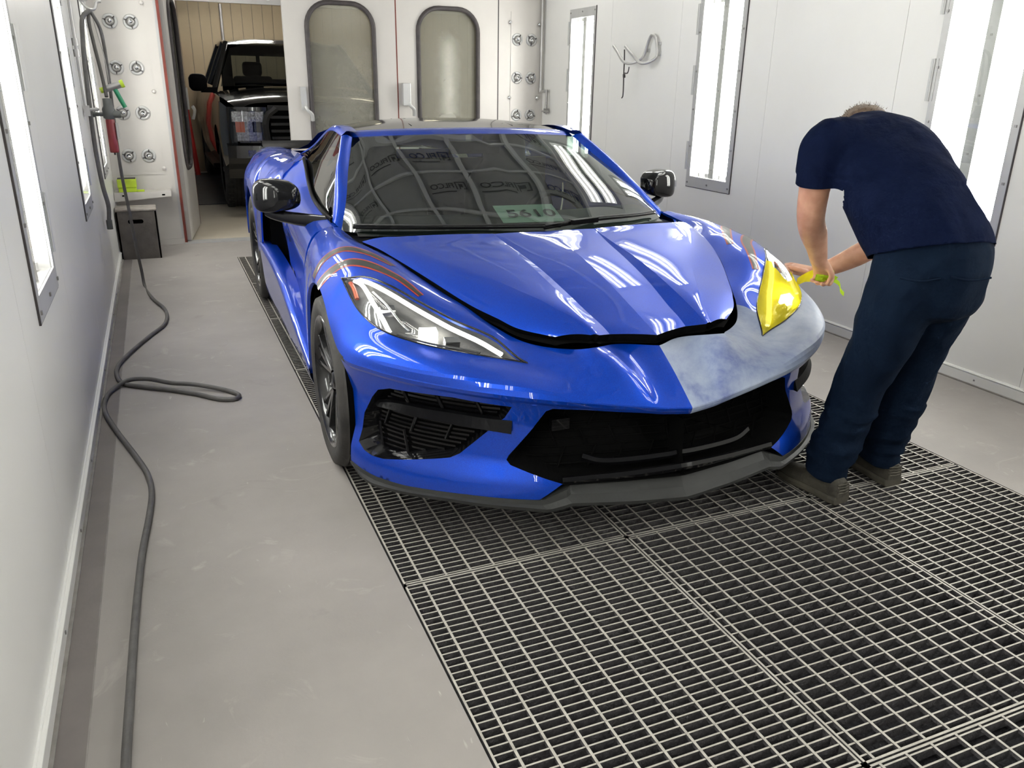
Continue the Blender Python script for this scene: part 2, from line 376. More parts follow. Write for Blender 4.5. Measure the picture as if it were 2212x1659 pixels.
for nm_, x, s in (('baseboard_left', XL, 1), ('baseboard_right', XR, -1)):
    b = MB(); b.box((x-s*.02, YF, 0), (x+s*.012, YB, .052)).box((x-s*.02, YF, .052), (x+s*.006, YB, .066)).box((x, YF, .058), (x+s*.016, YB, .062))
    o = bevel(tag(b.build(nm_, M['wall']), 'low metal channel at the foot of the %s booth wall' % nm_.split('_')[1], 'baseboard', kind='structure'), .002)
    k = MB()
    for y in np.arange(.4, YB, .55): k.box((x+s*.012, y-.004, .024), (x+s*.0145, y+.004, .032))
    k.build('rivets', M['screw'], o)
    MB().box((x+s*.008, YF, 0), (x+s*.022, YB, .006)).build('caulk_line', M['seam'], o)
wf = MB().box((XL-.2, YF-.06, 0), (XR+.2, YF, ZC+.1)); tag(wf.build('wall_front', M['endgrey']), 'unseen end wall behind the camera, darkened for dim reflections on the car', 'wall', kind='structure')

# --- ceiling of printed filter pads ----------------------------------------
CX0, CX1 = XL+HIP, XR-HIP
ceil = thing('ceiling', 'booth ceiling of printed filter pads in a metal grid', 'ceiling', ((CX0+CX1)/2, 0, ZC), 0, kind='structure')
cw = (CX1-CX0)/5; nr = 17; rl = (YB-YF)/nr
MB().box((-2.3, YF-.1, .10), (2.3, YB+.1, .14)).build('roof_skin', M['wall'], ceil)
pad = MB(); G = []
for i in range(9):
    G.append([(-cw/2+cw*i/8, -rl/2+rl*j/8, .03-.012*math.sin(math.pi*i/8)*math.sin(math.pi*j/8)) for j in range(9)])
pad.grid(G); pme = pad.mesh('filter_pad'); pme.materials.append(M['filter'])
cu = bpy.data.curves.new('t', 'FONT'); cu.body = 'FILCO'; cu.size = .12; cu.align_x = 'CENTER'; cu.align_y = 'CENTER'; cu.space_character = .95; cu.offset = .0015
to = bpy.data.objects.new('t', cu); COL.objects.link(to); bpy.context.view_layer.update()
tme = bpy.data.meshes.new_from_object(to.evaluated_get(bpy.context.evaluated_depsgraph_get())); bpy.data.objects.remove(to)
pr = MB(); off = .075
pr.add([(v.co.x+off, v.co.y, 0) for v in tme.vertices], [list(p.vertices) for p in tme.polygons])
for a, b, c_, d_ in ((-.24, -.065, -.225, .065), (-.12, -.065, -.105, .065), (-.24, .05, -.105, .065), (-.24, -.065, -.2, -.05), (-.2, -.03, -.165, .02), (-.165, -.065, -.15, .03), (-.09, -.10, .24, -.085)):
    pr.add([(a, b, 0), (c_, b, 0), (c_, d_, 0), (a, d_, 0)], [(0, 1, 2, 3)])
prm = pr.mesh('filter_print', recalc=False); prm.materials.append(M['ink'])
for i in range(5):
    for j in range(nr):
        x = -(CX1-CX0)/2+cw*(i+.5); y = YF+rl*(j+.5)
        o = mesh_obj('filter_pad', pme, None, ceil, (x, y, 0))
        if (i+2*j) % 2 == 0 or (i*3+j) % 5 == 0:
            q = mesh_obj('filter_print', prm, None, o, (0, 0, .0145)); q.rotation_euler = (0, math.pi, 0)
bm_ = MB()
for i in range(6):
    x = -(CX1-CX0)/2+cw*i; MB().box((x-.022, YF, -.012), (x+.022, YB, .03)).build('grid_bar', M['grid'], ceil)
me = MB().box((-(CX1-CX0)/2, -.016, -.008), ((CX1-CX0)/2, .016, .03)).mesh('grid_bar'); me.materials.append(M['grid'])
for j in range(nr+1): mesh_obj('grid_bar', me, None, ceil, (0, YF+rl*j, 0))

# --- back wall with its doors ----------------------------------------------
wb = thing('wall_back', 'white back wall columns and header around the booth doors', 'wall', (0, YB, 0), 0, kind='structure')
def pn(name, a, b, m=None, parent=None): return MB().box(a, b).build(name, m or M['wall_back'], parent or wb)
D0, D1, D2, D3 = .165, 1.135, 2.145, 3.155; DZ = 2.42
pn('column_panel', (XL-.05, 0, 0), (.128, .10, ZC)); pn('column_panel', (D3+.004, 0, 0), (XR+.05, .10, ZC)); pn('header_panel', (.128, 0, DZ), (D3+.004, .10, ZC+.05))
pn('access_panel', (-.335, -.004, .61), (.03, 0, 2.05)); pn('access_panel', (3.285, -.006, .3), (3.56, 0, 2.05))
pn('foot_channel', (XL, -.012, 0), (.13, 0, .05)); pn('foot_channel', (D3, -.012, 0), (XR, 0, .05))
pn('door_threshold', (.128, -.03, 0), (D3, .10, .012), M['frame'])
pn('jamb_seal', (.128, -.014, .012), (.150, .004, DZ), M['red_seal']); pn('jamb_edge', (.106, -.004, .012), (.128, .02, DZ), M['frame'])
for x, z in ((.02, 1.97), (.03, 1.29), (.03, .66), (3.275, 1.955), (3.585, 1.945), (3.275, 1.27), (3.575, 1.27)):
    k = MB().lathe([(.0, -.022), (.010, -.020), (.017, -.010), (.018, 0)], 14, axis='y', c=(x, 0, z)); k.build('panel_knob', M['chrome'] if x > 1 else M['wall_back'], wb)
def nozzle(x, z, label):
    t = thing('air_nozzle', label, 'nozzle', (x, YB-.005, z), 0, 'ball air nozzles of the back wall')
    MB().lathe([(.034, -.002), (.036, -.012), (.050, -.012), (.057, -.006), (.058, 0)], 28, axis='y').build('flange', M['frame'], t)
    MB().lathe([(.004, -.002), (.036, -.002), (.037, -.008)], 28, axis='y').build('socket', M['gasket'], t)
    a = random.uniform(0, 6.28); dx, dz = .006*math.cos(a), .006*math.sin(a)
    MB().lathe([(.0338, -.006), (.031, -.018), (.022, -.029), (.0155, -.033), (.0155, -.020), (.0, -.016)], 24, axis='y').build('ball', M['steel'], t)
    MB().lathe([(.016, -.026), (.0155, -.030), (.009, -.036), (0, -.038)], 16, axis='y', c=(dx, 0, dz)).build('ball_tip', M['chrome'], t)
    for k in range(3):
        b = a+2.094*k; c, s = math.cos(b), math.sin(b)
        MB().obox((.042*c, -.014, .042*s), (.010*c, 0, .010*s), (0, .005, 0), (-.004*s, 0, .004*c)).build('lug', M['gasket'], t)
side = ('left', 'right'); rows = ('top', 'second', 'third', 'lowest')
for r, z in enumerate((1.823, 1.472, 1.118, .770)):
    for c, x in enumerate((-.232, -.078)): nozzle(x, z, 'round ball nozzle left of the open doorway, %s row, %s of the pair' % (rows[r], side[c]))
for r, z in enumerate((1.803, 1.456, 1.107)):
    for c, x in enumerate((3.352, 3.503)): nozzle(x, z, 'round ball nozzle in the far right corner, %s row, %s of the pair' % (rows[r], side[c]))
M['dpane'] = glassmat('hazy_door_pane', (.78, .76, .68), .6, haze=.40, hazec=(.40, .39, .33), rough=.12)
def door(name, x0, x1, wx0, wx1, label, handle):
    t = thing(name, label, 'door', (x0, YB, 0), 0, kind='structure'); W = x1-x0; a, b = wx0-x0, wx1-x0; z0, z1, r = .62, 2.045, .20
    out = [(a+p[0]+(b-a)/2, p[1]+(z0+z1)/2) for p in rrect(b-a, z1-z0, r, 8)]
    # leaf face with the window cut out: bridge the outer rectangle to the rounded hole
    n = len(out); cxm, czm = (a+b)/2, (z0+z1)/2; rect = []
    for (x, z) in out:
        dx, dz = x-cxm, z-czm; k = min((W/2 if dx == 0 else ((W-cxm if dx > 0 else cxm)/abs(dx))) if dx else 1e9, ((DZ-.02-czm if dz > 0 else czm-.015)/abs(dz)) if dz else 1e9)
        rect.append((cxm+dx*k, czm+dz*k))
    lf = MB()
    for yy, fl_ in ((-.002, 0), (.048, 1)):
        vs = [(x, yy, z) for x, z in out]+[(x, yy, z) for x, z in rect]
        lf.add(vs, [(i, (i+1) % n, n+(i+1) % n, n+i) for i in range(n)])
    lf.add([(x, -.002, z) for x, z in out]+[(x, .048, z) for x, z in out], [(i, (i+1) % n, n+(i+1) % n, n+i) for i in range(n)])
    cr = [(.003, .016), (W-.003, .016), (W-.003, DZ-.02), (.003, DZ-.02)]
    for (p, q) in ((cr[0], cr[1]), (cr[1], cr[2]), (cr[2], cr[3]), (cr[3], cr[0])):
        lf.add([(p[0], -.002, p[1]), (q[0], -.002, q[1]), (q[0], .048, q[1]), (p[0], .048, p[1])], [(0, 1, 2, 3)])
    # corner fillers
    for yy in (-.002, .048):
        for i in range(n):
            p, q = rect[i], rect[(i+1) % n]
            if abs(p[0]-q[0]) > 1e-6 and abs(p[1]-q[1]) > 1e-6:
                cx_ = W-.0 if (p[0] > W-.01 or q[0] > W-.01) else 0.; cz_ = DZ-.02 if (p[1] > DZ-.05 or q[1] > DZ-.05) else .015
                lf.add([(p[0], yy, p[1]), (cx_, yy, cz_), (q[0], yy, q[1])], [(0, 1, 2)])
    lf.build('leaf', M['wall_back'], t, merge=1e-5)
    gk = MB(); path = [(x, -.004, z) for x, z in out]; P = np.array(path+[path[0]]); gk.tube(np.vstack([P, P[1:2]]), .021, 8, cap=False); gk.build('window_gasket', M['gasket'], t)
    g = MB(); g.add([(x, .02, z) for x, z in out], [tuple(range(n))]); g.add([(x, .026, z) for x, z in out], [tuple(range(n))]); g.build('window_pane', M['dpane'], t)
    if handle:
        hx, hz, kind = handle; h = MB()
        if kind == 0:
            h.prism([(hx-.025, -.002, hz+.10), (hx+.025, -.002, hz+.10), (hx+.03, -.002, hz-.10), (hx-.02, -.002, hz-.10)], (0, -.03, 0))
        else: h.box((hx-.045, -.075, hz-.10), (hx+.03, -.002, hz+.10))
        bevel(h.build('latch_plate', M['frame'], t), .006)
        hd = MB().tube(catmull([(hx+.005, -.06, hz-.07), (hx+.02, -.075, hz-.10), (hx+.055, -.07, hz-.13), (hx+.065, -.05, hz-.19)], 12), .012, 8, flat=1.5); hd.build('lever', M['frame'], t)
    MB().box((W-.006, -.004, .016), (W+.004, .03, DZ-.02)).build('edge_seal', M['red_seal'] if x0 < 2 else M['gasket'], t)
    return t
door('door_2', D1, D2, 1.338, 1.934, 'white booth door leaf with tall round-cornered window, behind the car roof', (.13, 1.245, 0))
door('door_3', D2, D3, 2.353, 2.945, 'white booth door leaf at the right of the pair, box latch beside its window', (.075, 1.29, 1))
d1 = door('door_1', 0, .97, .2, .78, 'white booth door leaf swung open beside the black truck', (.86, 1.22, 0))
d1.location = (.185, YB+.06, 0); d1.rotation_euler = (0, 0, math.radians(82.5))
# pipe with valve in the far right corner
t = thing('air_pipe', 'thin grey air pipe with a valve in the far right corner', 'pipe', (3.575, YB-.03, 1.0))
MB().tube([(.03, 0, 1.7), (.03, 0, .345)], .013, 10).build('riser', M['darkpipe'], t)
for z in (.345, .72): MB().tube([(.03, 0, z-.02), (.03, 0, z+.02)], .018, 10).build('coupling', M['darkpipe'], t)
MB().tube([(.03, 0, .335), (.03, -.14, .335)], .012, 10).build('branch', M['darkpipe'], t)
MB().tube([(.03, -.14, .35), (.03, -.14, .12)], .012, 10).build('drop', M['screw'], t)
MB().box((.012, -.16, .13), (.048, -.12, .175)).build('valve_body', M['screw'], t)
MB().tube([(-.02, -.14, .15), (.03, -.20, .15)], .007, 8).build('valve_lever', M['screw'], t)
# ------------------------------------------------------------------ the blue sports car
from mathutils.geometry import delaunay_2d_cdt
from mathutils.kdtree import KDTree
CARP = (1.4253, 2.8698, 0.); CARZ = -.0178
car = thing('sports_car', 'low blue sports car with black roof and half-sanded front bumper', 'car', CARP, CARZ)
def paint(name, sanded=False):
    m, nt, p = nodes(name); L = nt.links; tc = mk(nt, 'ShaderNodeTexCoord')
    p.inputs['Base Color'].default_value = (.006, .050, .60, 1); p.inputs['Metallic'].default_value = .6
    p.inputs['Roughness'].default_value = .42; p.inputs['Coat Weight'].default_value = .9; p.inputs['Coat Roughness'].default_value = .012; p.inputs['Coat IOR'].default_value = 1.52; p.inputs['Specular IOR Level'].default_value = .12
    fl_ = mk(nt, 'ShaderNodeTexNoise', Scale=900, Detail=1); L.new(tc.outputs['Object'], fl_.inputs['Vector'])
    rp = mk(nt, 'ShaderNodeValToRGB'); rp.color_ramp.elements[0].color = (.0006, .029, .33, 1); rp.color_ramp.elements[1].color = (.0015, .076, .64, 1)
    rp.color_ramp.elements[0].position = .35; rp.color_ramp.elements[1].position = .75
    L.new(fl_.outputs['Fac'], rp.inputs['Fac']); L.new(rp.outputs['Color'], p.inputs['Base Color'])
    if sanded:
        n1 = mk(nt, 'ShaderNodeTexNoise', Scale=4.2, Detail=9, Roughness=.66, Distortion=.35); L.new(tc.outputs['Object'], n1.inputs['Vector'])
        r1 = mk(nt, 'ShaderNodeValToRGB'); e = r1.color_ramp.elements; e[0].position = .33; e[0].color = (.105, .13, .32, 1); e[1].position = .66; e[1].color = (.38, .43, .53, 1)
        x = e.new(.47); x.color = (.25, .30, .44, 1)
        L.new(n1.outputs['Fac'], r1.inputs['Fac']); L.new(r1.outputs['Color'], p.inputs['Base Color'])
        p.inputs['Metallic'].default_value = 0; p.inputs['Roughness'].default_value = .5; p.inputs['Coat Weight'].default_value = .12; p.inputs['Coat Roughness'].default_value = .4
        p.inputs['Specular IOR Level'].default_value = .25
    return m
M['paint'] = paint('blue_metallic_paint'); M['sanded'] = paint('sanded_clearcoat', True)
M['gblack'] = mat('gloss_black', (.005, .005, .006), .12, coat=.5, var=.2, spec=.2)
M['sblack'] = mat('satin_black', (.006, .006, .007), .35, var=.3, spec=.03)
M['matgrey'] = mat('matt_grey_plastic', (.034, .035, .034), .55, var=.2, bump=.05, bscale=400, spec=.3)
M['void'] = mat('dark_cavity', (.004, .004, .004), .9, spec=.03)
M['wglass'] = glassmat('tinted_windshield', (.36, .44, .40), 1, ior=1.85)
M['sglass'] = glassmat('tinted_side_glass', (.30, .34, .32), 1, ior=1.6)
M['lens'] = glassmat('headlamp_lens', (.93, .94, .95), 1, ior=1.45)
M['tyre'] = mat('tyre_rubber', (.022, .021, .020), .75, c2=(.05, .046, .043), vscale=9, bump=.2, bscale=60)
M['rim'] = mat('black_rim', (.012, .012, .013), .22, .3, coat=.8, var=.2)
M['drl'] = emit('running_light', (1, .97, .88), 5.5)
M['proj'] = emit('projector_lamp', (1, .97, .86), 110)
M['amber'] = mat('amber_reflector', (.55, .09, .015), .3, coat=1)
M['hlgrey'] = mat('lamp_housing', (.10, .10, .10), .35, .5, var=.4, vscale=30)
M['leather'] = mat('dark_leather', (.03, .03, .03), .5, bump=.1, bscale=300)
M['dblack'] = mat('stripe_black', (.035, .037, .033), .35, coat=.6); M['dred'] = mat('stripe_red', (.33, .035, .022), .35, coat=.6)
M['paper'] = mat('paper_green_white', (.62, .78, .66), .8, var=.05)
M['ytape'] = None

def hermite_rows(R, K):
    """rows R[i] (n,3): smooth interpolation through all rows, K steps per interval"""
    R = np.asarray(R, float); m = len(R)
    d = np.array([max(np.linalg.norm(R[i+1]-R[i], axis=1).mean(), 1e-6) for i in range(m-1)]); u = np.r_[0, np.cumsum(d)]
    T = np.zeros_like(R)
    for i in range(m):
        if i == 0: T[i] = (R[1]-R[0])/d[0]
        elif i == m-1: T[i] = (R[-1]-R[-2])/d[-1]
        else:
            a, b = (R[i]-R[i-1])/d[i-1], (R[i+1]-R[i])/d[i]; T[i] = (a*d[i]+b*d[i-1])/(d[i]+d[i-1])
    out = []
    for i in range(m-1):
        for k in range(K):
            t = k/K; out.append((2*t**3-3*t*t+1)*R[i]+(t**3-2*t*t+t)*d[i]*T[i]+(-2*t**3+3*t*t)*R[i+1]+(t**3-t*t)*d[i]*T[i+1])
    out.append(R[-1]); return np.array(out)
def mirx(G): G = np.array(G, float); G[..., 0] *= -1; return G
def panel(name, grids, m, parent=None, flange=.012, center=(0, 1.2, .35), tris=None, merge=2e-5, mats_fn=None, fmat=None, sharp=0):
    """skin panel from point grids (or (verts, faces) soups), normals outward, edges folded inward"""
    b = MB()
    for g in grids: b.grid(g)
    for v, f in (tris or []): b.add(v, f, 0, True)
    me = bpy.data.meshes.new(name); me.from_pydata(b.v, [], b.f)
    bm = bmesh.new(); bm.from_mesh(me)
    bmesh.ops.remove_doubles(bm, verts=bm.verts, dist=merge)
    bmesh.ops.dissolve_degenerate(bm, dist=1e-5, edges=bm.edges)
    bmesh.ops.recalc_face_normals(bm, faces=bm.faces)
    c = Vector(center); s = sum((f.calc_center_median()-c).normalized().dot(f.normal)*f.calc_area() for f in bm.faces)
    if s < 0: bmesh.ops.reverse_faces(bm, faces=bm.faces)
    bm.normal_update()
    for f in bm.faces: f.smooth = True
    if flange:
        be = [e for e in bm.edges if e.is_boundary]; nrm = {v: v.normal.copy() for e in be for v in e.verts}
        r = bmesh.ops.extrude_edge_only(bm, edges=be); nv = [v for v in r['geom'] if isinstance(v, bmesh.types.BMVert)]
        kd = KDTree(len(nrm)); ks = list(nrm)
        for i, v in enumerate(ks): kd.insert(v.co, i)
        kd.balance()
        for v in nv: v.co -= nrm[ks[kd.find(v.co)[1]]]*flange
        for f in r['geom']:
            if isinstance(f, bmesh.types.BMFace):
                f.smooth = False
                if fmat is not None: f.material_index = fmat
        for e in be: e.smooth = False
    if sharp:
        for e in bm.edges:
            if len(e.link_faces) == 2 and e.calc_face_angle(0) > math.radians(sharp): e.smooth = False
    if mats_fn:
        for f in bm.faces: f.material_index = mats_fn(f.calc_center_median())
    bm.to_mesh(me); bm.free()
    return mesh_obj(name, me, m, parent or car)
def both(name, grids, m, parent=None, **kw):
    a = panel(name, grids, m, parent, **kw); b = panel(name, [mirx(g) for g in grids], m, parent, **kw); return a, b

# --- nose strip: sections from the hood edge over lamp / fender crest down to the lip or the wheel arch
LIP = [(0,-.98,.465),(.06,-.972,.468),(.12,-.962,.475),(.20,-.95,.484),(.32,-.925,.502),(.445,-.895,.518),(.545,-.848,.527),(.655,-.775,.534),(.743,-.697,.538),(.82,-.615,.540),(.885,-.52,.542),(.935,-.42,.544),(.955,-.345,.545)]
SEC = [  # (points, k1, k2)
 ([(0,-.770,.600),(0,-.808,.578),(0,-.862,.546),(0,-.93,.500),(0,-.98,.465)], 2, 2),
 ([(.143,-.716,.602),(.132,-.79,.580),(.118,-.868,.541),(.108,-.93,.500),(.105,-.966,.473)], 2, 2),
 ([(.20,-.752,.612),(.178,-.815,.594),(.150,-.885,.553),(.132,-.935,.508),(.128,-.961,.476)], 2, 2),
 ([(.30,-.708,.600),(.31,-.78,.586),(.315,-.85,.560),(.32,-.905,.527),(.32,-.925,.502)], 2, 2),
 ([(.407,-.625,.609),(.4425,-.727,.5755),(.47,-.82,.560),(.487,-.868,.543),(.490,-.876,.523)], 1, 1),
 ([(.479,-.515,.642),(.493,-.556,.642),(.51,-.60,.630),(.56,-.637,.620),(.605,-.65,.601),(.637,-.725,.582),(.652,-.772,.560),(.655,-.775,.534)], 2, 4),
 ([(.531,-.40,.680),(.565,-.447,.676),(.60,-.49,.663),(.675,-.545,.650),(.746,-.55,.621),(.780,-.615,.594),(.796,-.640,.566),(.798,-.640,.539)], 2, 4),
 ([(.578,-.30,.707),(.63,-.35,.716),(.682,-.40,.705),(.77,-.455,.684),(.835,-.44,.644),(.876,-.48,.605),(.889,-.505,.572),(.888,-.515,.542)], 2, 4),
 ([(.620,-.20,.735),(.70,-.262,.758),(.768,-.30,.750),(.838,-.335,.722),(.876,-.32,.679),(.921,-.345,.625),(.938,-.37,.583),(.946,-.388,.545)], 2, 4),
 ([(.652,-.10,.757),(.73,-.145,.782),(.835,-.205,.762),(.867,-.20,.748),(.889,-.19,.727),(.932,-.205,.672),(.949,-.235,.632),(.958,-.255,.598)], 2, 4),
 ([(.670,-.04,.770),(.745,-.06,.797),(.825,-.10,.788),(.893,-.14,.747),(.938,-.135,.700),(.958,-.13,.673)], 3, 3),
 ([(.692,.03,.781),(.77,.035,.809),(.85,.03,.800),(.912,.02,.760),(.945,.015,.722),(.960,.01,.697)], 3, 3),
 ([(.717,.11,.788),(.785,.13,.816),(.855,.14,.806),(.915,.14,.762),(.947,.145,.710),(.960,.15,.665)], 3, 3),
 ([(.751,.215,.796),(.805,.235,.820),(.865,.25,.805),(.920,.26,.748),(.950,.265,.66),(.960,.27,.580)], 3, 3),
 ([(.768,.36,.806),(.815,.37,.820),(.87,.38,.798),(.922,.38,.725),(.950,.375,.58),(.957,.372,.327)], 3, 3),
 ([(.780,.50,.815),(.825,.51,.818),(.875,.52,.783),(.918,.52,.700),(.942,.51,.50),(.945,.46,.205)], 3, 3)]
N1, N2, N3, KS = 10, 12, 14, 8
rows = []
for P, k1, k2 in SEC:
    P = np.array(P, float); D = catmull(P, 481); L_ = np.r_[0, np.cumsum(np.linalg.norm(np.diff(D, axis=0), axis=1))]
    ch = np.r_[0, np.cumsum(np.linalg.norm(np.diff(P, axis=0), axis=1))]; at_ = np.interp(ch, np.linspace(0, ch[-1], 481), L_)
    def smp(a, b, n):
        return np.array([[np.interp(u, L_, D[:, c]) for c in range(3)] for u in np.linspace(a, b, n)])
    rows.append(np.vstack([smp(at_[0], at_[k1], N1), smp(at_[k1], at_[k2], N2), smp(at_[k2], at_[-1], N3)]))
STRIP = hermite_rows(rows, KS)
for i in list(range(0, 4*KS+1))+list(range(10*KS, len(STRIP))):      # close the lamp columns where there is no lamp
    q_ = (STRIP[i, N1-1]+STRIP[i, N1+N2])/2; STRIP[i, N1-1:N1+N2+1] = q_
def srow(s): return int(round(s*KS))
A1, A2, A3 = slice(0, N1), slice(N1, N1+N2), slice(N1+N2, N1+N2+N3)
lipG = []
for row, nx_ in zip(STRIP[:srow(8)+1, -1], range(999)):
    n_ = np.array([row[0]*.55, row[1]*.8 if True else 0, 0]); n_ /= np.linalg.norm(n_)
    lipG.append([row, row+n_*.001+(0, 0, -.004), row-n_*.003+(0, 0, -.016), row-n_*.009+(0, 0, -.025), row-n_*.035+(0, 0, -.033)])
sB = 4.875; sF = 8.75
bg = [STRIP[:srow(4)+1], STRIP[srow(4):srow(sB)+1, A1], STRIP[srow(4):srow(sF)+1, A3], np.array(lipG)]
ob = panel('front_bumper', bg+[mirx(g) for g in bg], [M['paint'], M['sanded']], flange=.010, mats_fn=lambda c: 1 if c.x > .002 else 0, sharp=13)
ob['label'] = 'blue bumper skin, its right half sanded to a cloudy grey'
fe = both('fender', [STRIP[srow(sB):, A1], STRIP[srow(10):, A2], STRIP[srow(sF):, A3]], M['paint'])

# --- hood
def hrow(c, a, b, e, ed, n=(10, 4, 10, 12)):
    c, a, b, e, ed = (np.array(q, float) for q in (c, a, b, e, ed)); seg = []
    def arc_(p, q, n_, bulge):
        t = np.linspace(0, 1, n_, endpoint=False)[:, None]; r = p*(1-t)+q*t; r[:, 2] += bulge*4*(t*(1-t))[:, 0]; return r
    return np.vstack([arc_(c, a, n[0], .002), arc_(a, b, n[1], 0), arc_(b, e, n[2], .003), arc_(e, ed, n[3], .006), ed[None]])
HR = [hrow((0,.158,.815),(.225,.150,.818),(.228,.150,.819),(.62,.165,.824),(.745,.215,.803)),
      hrow((0,.10,.812),(.220,.09,.806),(.226,.09,.808),(.59,.09,.811),(.712,.11,.796)),
      hrow((0,0,.801),(.208,0,.791),(.220,0,.797),(.56,-.02,.797),(.680,0,.782)),
      hrow((0,-.2,.774),(.189,-.2,.758),(.221,-.2,.768),(.475,-.19,.772),(.612,-.2,.744)),
      hrow((0,-.4,.730),(.173,-.4,.714),(.216,-.4,.730),(.37,-.385,.735),(.524,-.4,.690)),
      hrow((0,-.58,.680),(.155,-.57,.667),(.206,-.58,.690),(.285,-.56,.700),(.462,-.515,.664)),
      hrow((0,-.69,.648),(.147,-.655,.646),(.202,-.68,.662),(.245,-.66,.668),(.405,-.598,.642)),
      hrow((0,-.752,.630),(.143,-.698,.631),(.200,-.732,.643),(.225,-.722,.643),(.325,-.672,.632))]
HG = hermite_rows(HR, 8)
hood = panel('hood', [HG, mirx(HG)], [M['paint'], M['void']], flange=.026, fmat=1, sharp=3.2)
MB().grid(HG*(.985, 1, 1)-(0, -.004, .030)).grid(mirx(HG*(.985, 1, 1)-(0, -.004, .030))).build('hood_inner', M['void'], hood)

# --- headlamps
HLg = STRIP[srow(4):srow(10)+1, A2]
def hl(s, t, off=0.):
    """point on the lamp patch: s in section units 4..10, t 0..1 from upper to lower edge, off = depth inward"""
    i = min(max((s-4)*KS, 0), HLg.shape[0]-1.001); j = min(max(t*(N2-1), 0), N2-1.001); a, b = int(i), int(j); u, v = i-a, j-b
    p = (HLg[a, b]*(1-u)+HLg[a+1, b]*u)*(1-v)+(HLg[a, b+1]*(1-u)+HLg[a+1, b+1]*u)*v
    a2 = min(max(a, 1), HLg.shape[0]-3); d1 = HLg[a2+1, b]-HLg[a2-1, b]; d2 = HLg[a2, N2-1]-HLg[a2, 0]
    n = np.cross(d1, d2); n /= max(np.linalg.norm(n), 1e-9)
    if n@np.array((.5, -.5, .7)) < 0: n = -n
    return p-n*off
def headlamp(sg):
    nm_ = 'image-left' if sg < 0 else 'image-right'
    mx = (lambda g: mirx(g)) if sg < 0 else (lambda g: np.array(g, float))
    o = panel('headlamp', [mx(HLg)], M['lens'], flange=0)
    bd = np.vstack([HLg[:, 0], HLg[::-1, -1]]); MB().tube(mx(np.vstack([bd, bd[1:2]])), .0035, 6, cap=False).build('lamp_rim', M['gblack'], o)
    ss = np.linspace(4.02, 9.7, 34); tt = np.linspace(0, 1, 12)
    dep = lambda s: .004+.030*min(1, (s-4)/1.2)*min(1, max(0, (9.7-s))/.8)
    MB().grid(mx([[hl(s, t, dep(s)*(.25+.75*math.sin(math.pi*min(max(t, .0), 1)))+.004) for t in tt] for s in ss])).build('lamp_housing', M['hlgrey'], o)
    def strip(path, w, off, name, m):
        P = catmull([(a, b, 0) for a, b in path], 20); C = np.array([hl(a, b, off) for a, b, _ in P])
        MB().tube(mx(C), w, 6, flat=.7, cap=False).build(name, m, o)
    strip([(9.0, .22), (8.2, .20), (7.0, .20), (6.0, .24), (5.2, .36), (4.55, .52)], .0095, .009, 'running_light', M['drl'])
    strip([(9.2, .35), (8.6, .45), (7.9, .62), (7.2, .80), (6.8, .93)], .0085, .012, 'running_light', M['drl'])
    strip([(8.2, .40), (7.6, .48), (7.0, .62), (6.5, .74)], .004, .013, 'trim_strip', M['chrome'])
    strip([(9.3, .62), (8.9, .72), (8.4, .86)], .008, .012, 'side_reflector', M['amber'])
    strip([(6.6, .9), (6.0, .86), (5.4, .82), (4.9, .75)], .006, .012, 'trim_strip', M['hlgrey'])
    c0 = hl(6.15, .62, .018); MB().obox(mx(c0[None])[0], (.026, .006*sg, 0), (0, .012, .006), (0, -.004, .015)).build('projector_lamp', M['proj'], o)
    c1 = hl(5.6, .62, .018); MB().obox(mx(c1[None])[0], (.022, .006*sg, 0), (0, .010, .006), (0, -.004, .011)).build('projector_housing', M['chrome'], o)
    c1 = hl(7.5, .55, .026); MB().obox(mx(c1[None])[0], (.022, .01*sg, 0), (0, .012, .006), (0, -.004, .012)).build('projector_housing', M['chrome'], o)
    return o
for sg in (-1, 1):
    o = headlamp(sg); o['label'] = 'lit headlamp under clear lens' if sg < 0 else 'lit headlamp partly under yellow masking tape'
# --- fender stripes
skin = KDTree(STRIP.shape[0]*STRIP.shape[1]); flat = STRIP.reshape(-1, 3)
NG = np.zeros_like(STRIP); du = np.gradient(STRIP, axis=0); dv = np.gradient(STRIP, axis=1); NG = np.cross(du, dv); ln = np.linalg.norm(NG, axis=2); NG /= np.maximum(ln, 1e-12)[..., None]
sgn = np.sign((NG*np.array((.3, -.3, .9))).sum(-1)); NG *= sgn[..., None]; ngf = NG.reshape(-1, 3); ok = ln.reshape(-1) > 1e-9
for i, p in enumerate(flat):
    if ok[i]: skin.insert(p, i)
skin.balance()
def on_skin(p, h):
    r = skin.find_n(Vector(p), 6); wsum = 0; q = np.zeros(3); n = np.zeros(3)
    for co, i, d in r: w_ = 1/(d+1e-4); q += w_*flat[i]; n += w_*ngf[i]; wsum += w_
    n /= np.linalg.norm(n); q /= wsum; p = np.array(p, float); return p-n*((p-q)@n)+n*h
def ribbon(path, w0, w1, side=0., h=.0015):
    C = catmull(path, 40); T = np.gradient(C, axis=0); G = []
    for i, (c, t) in enumerate(zip(C, T)):
        p = on_skin(c, h); r = skin.find(Vector(c)); n = ngf[r[1]]; b = np.cross(n, t); b /= np.linalg.norm(b); wd = w0+(w1-w0)*i/39
        G.append([on_skin(p+b*(side+wd*k), h) for k in np.linspace(-.5, .5, 7)])
    return np.array(G)
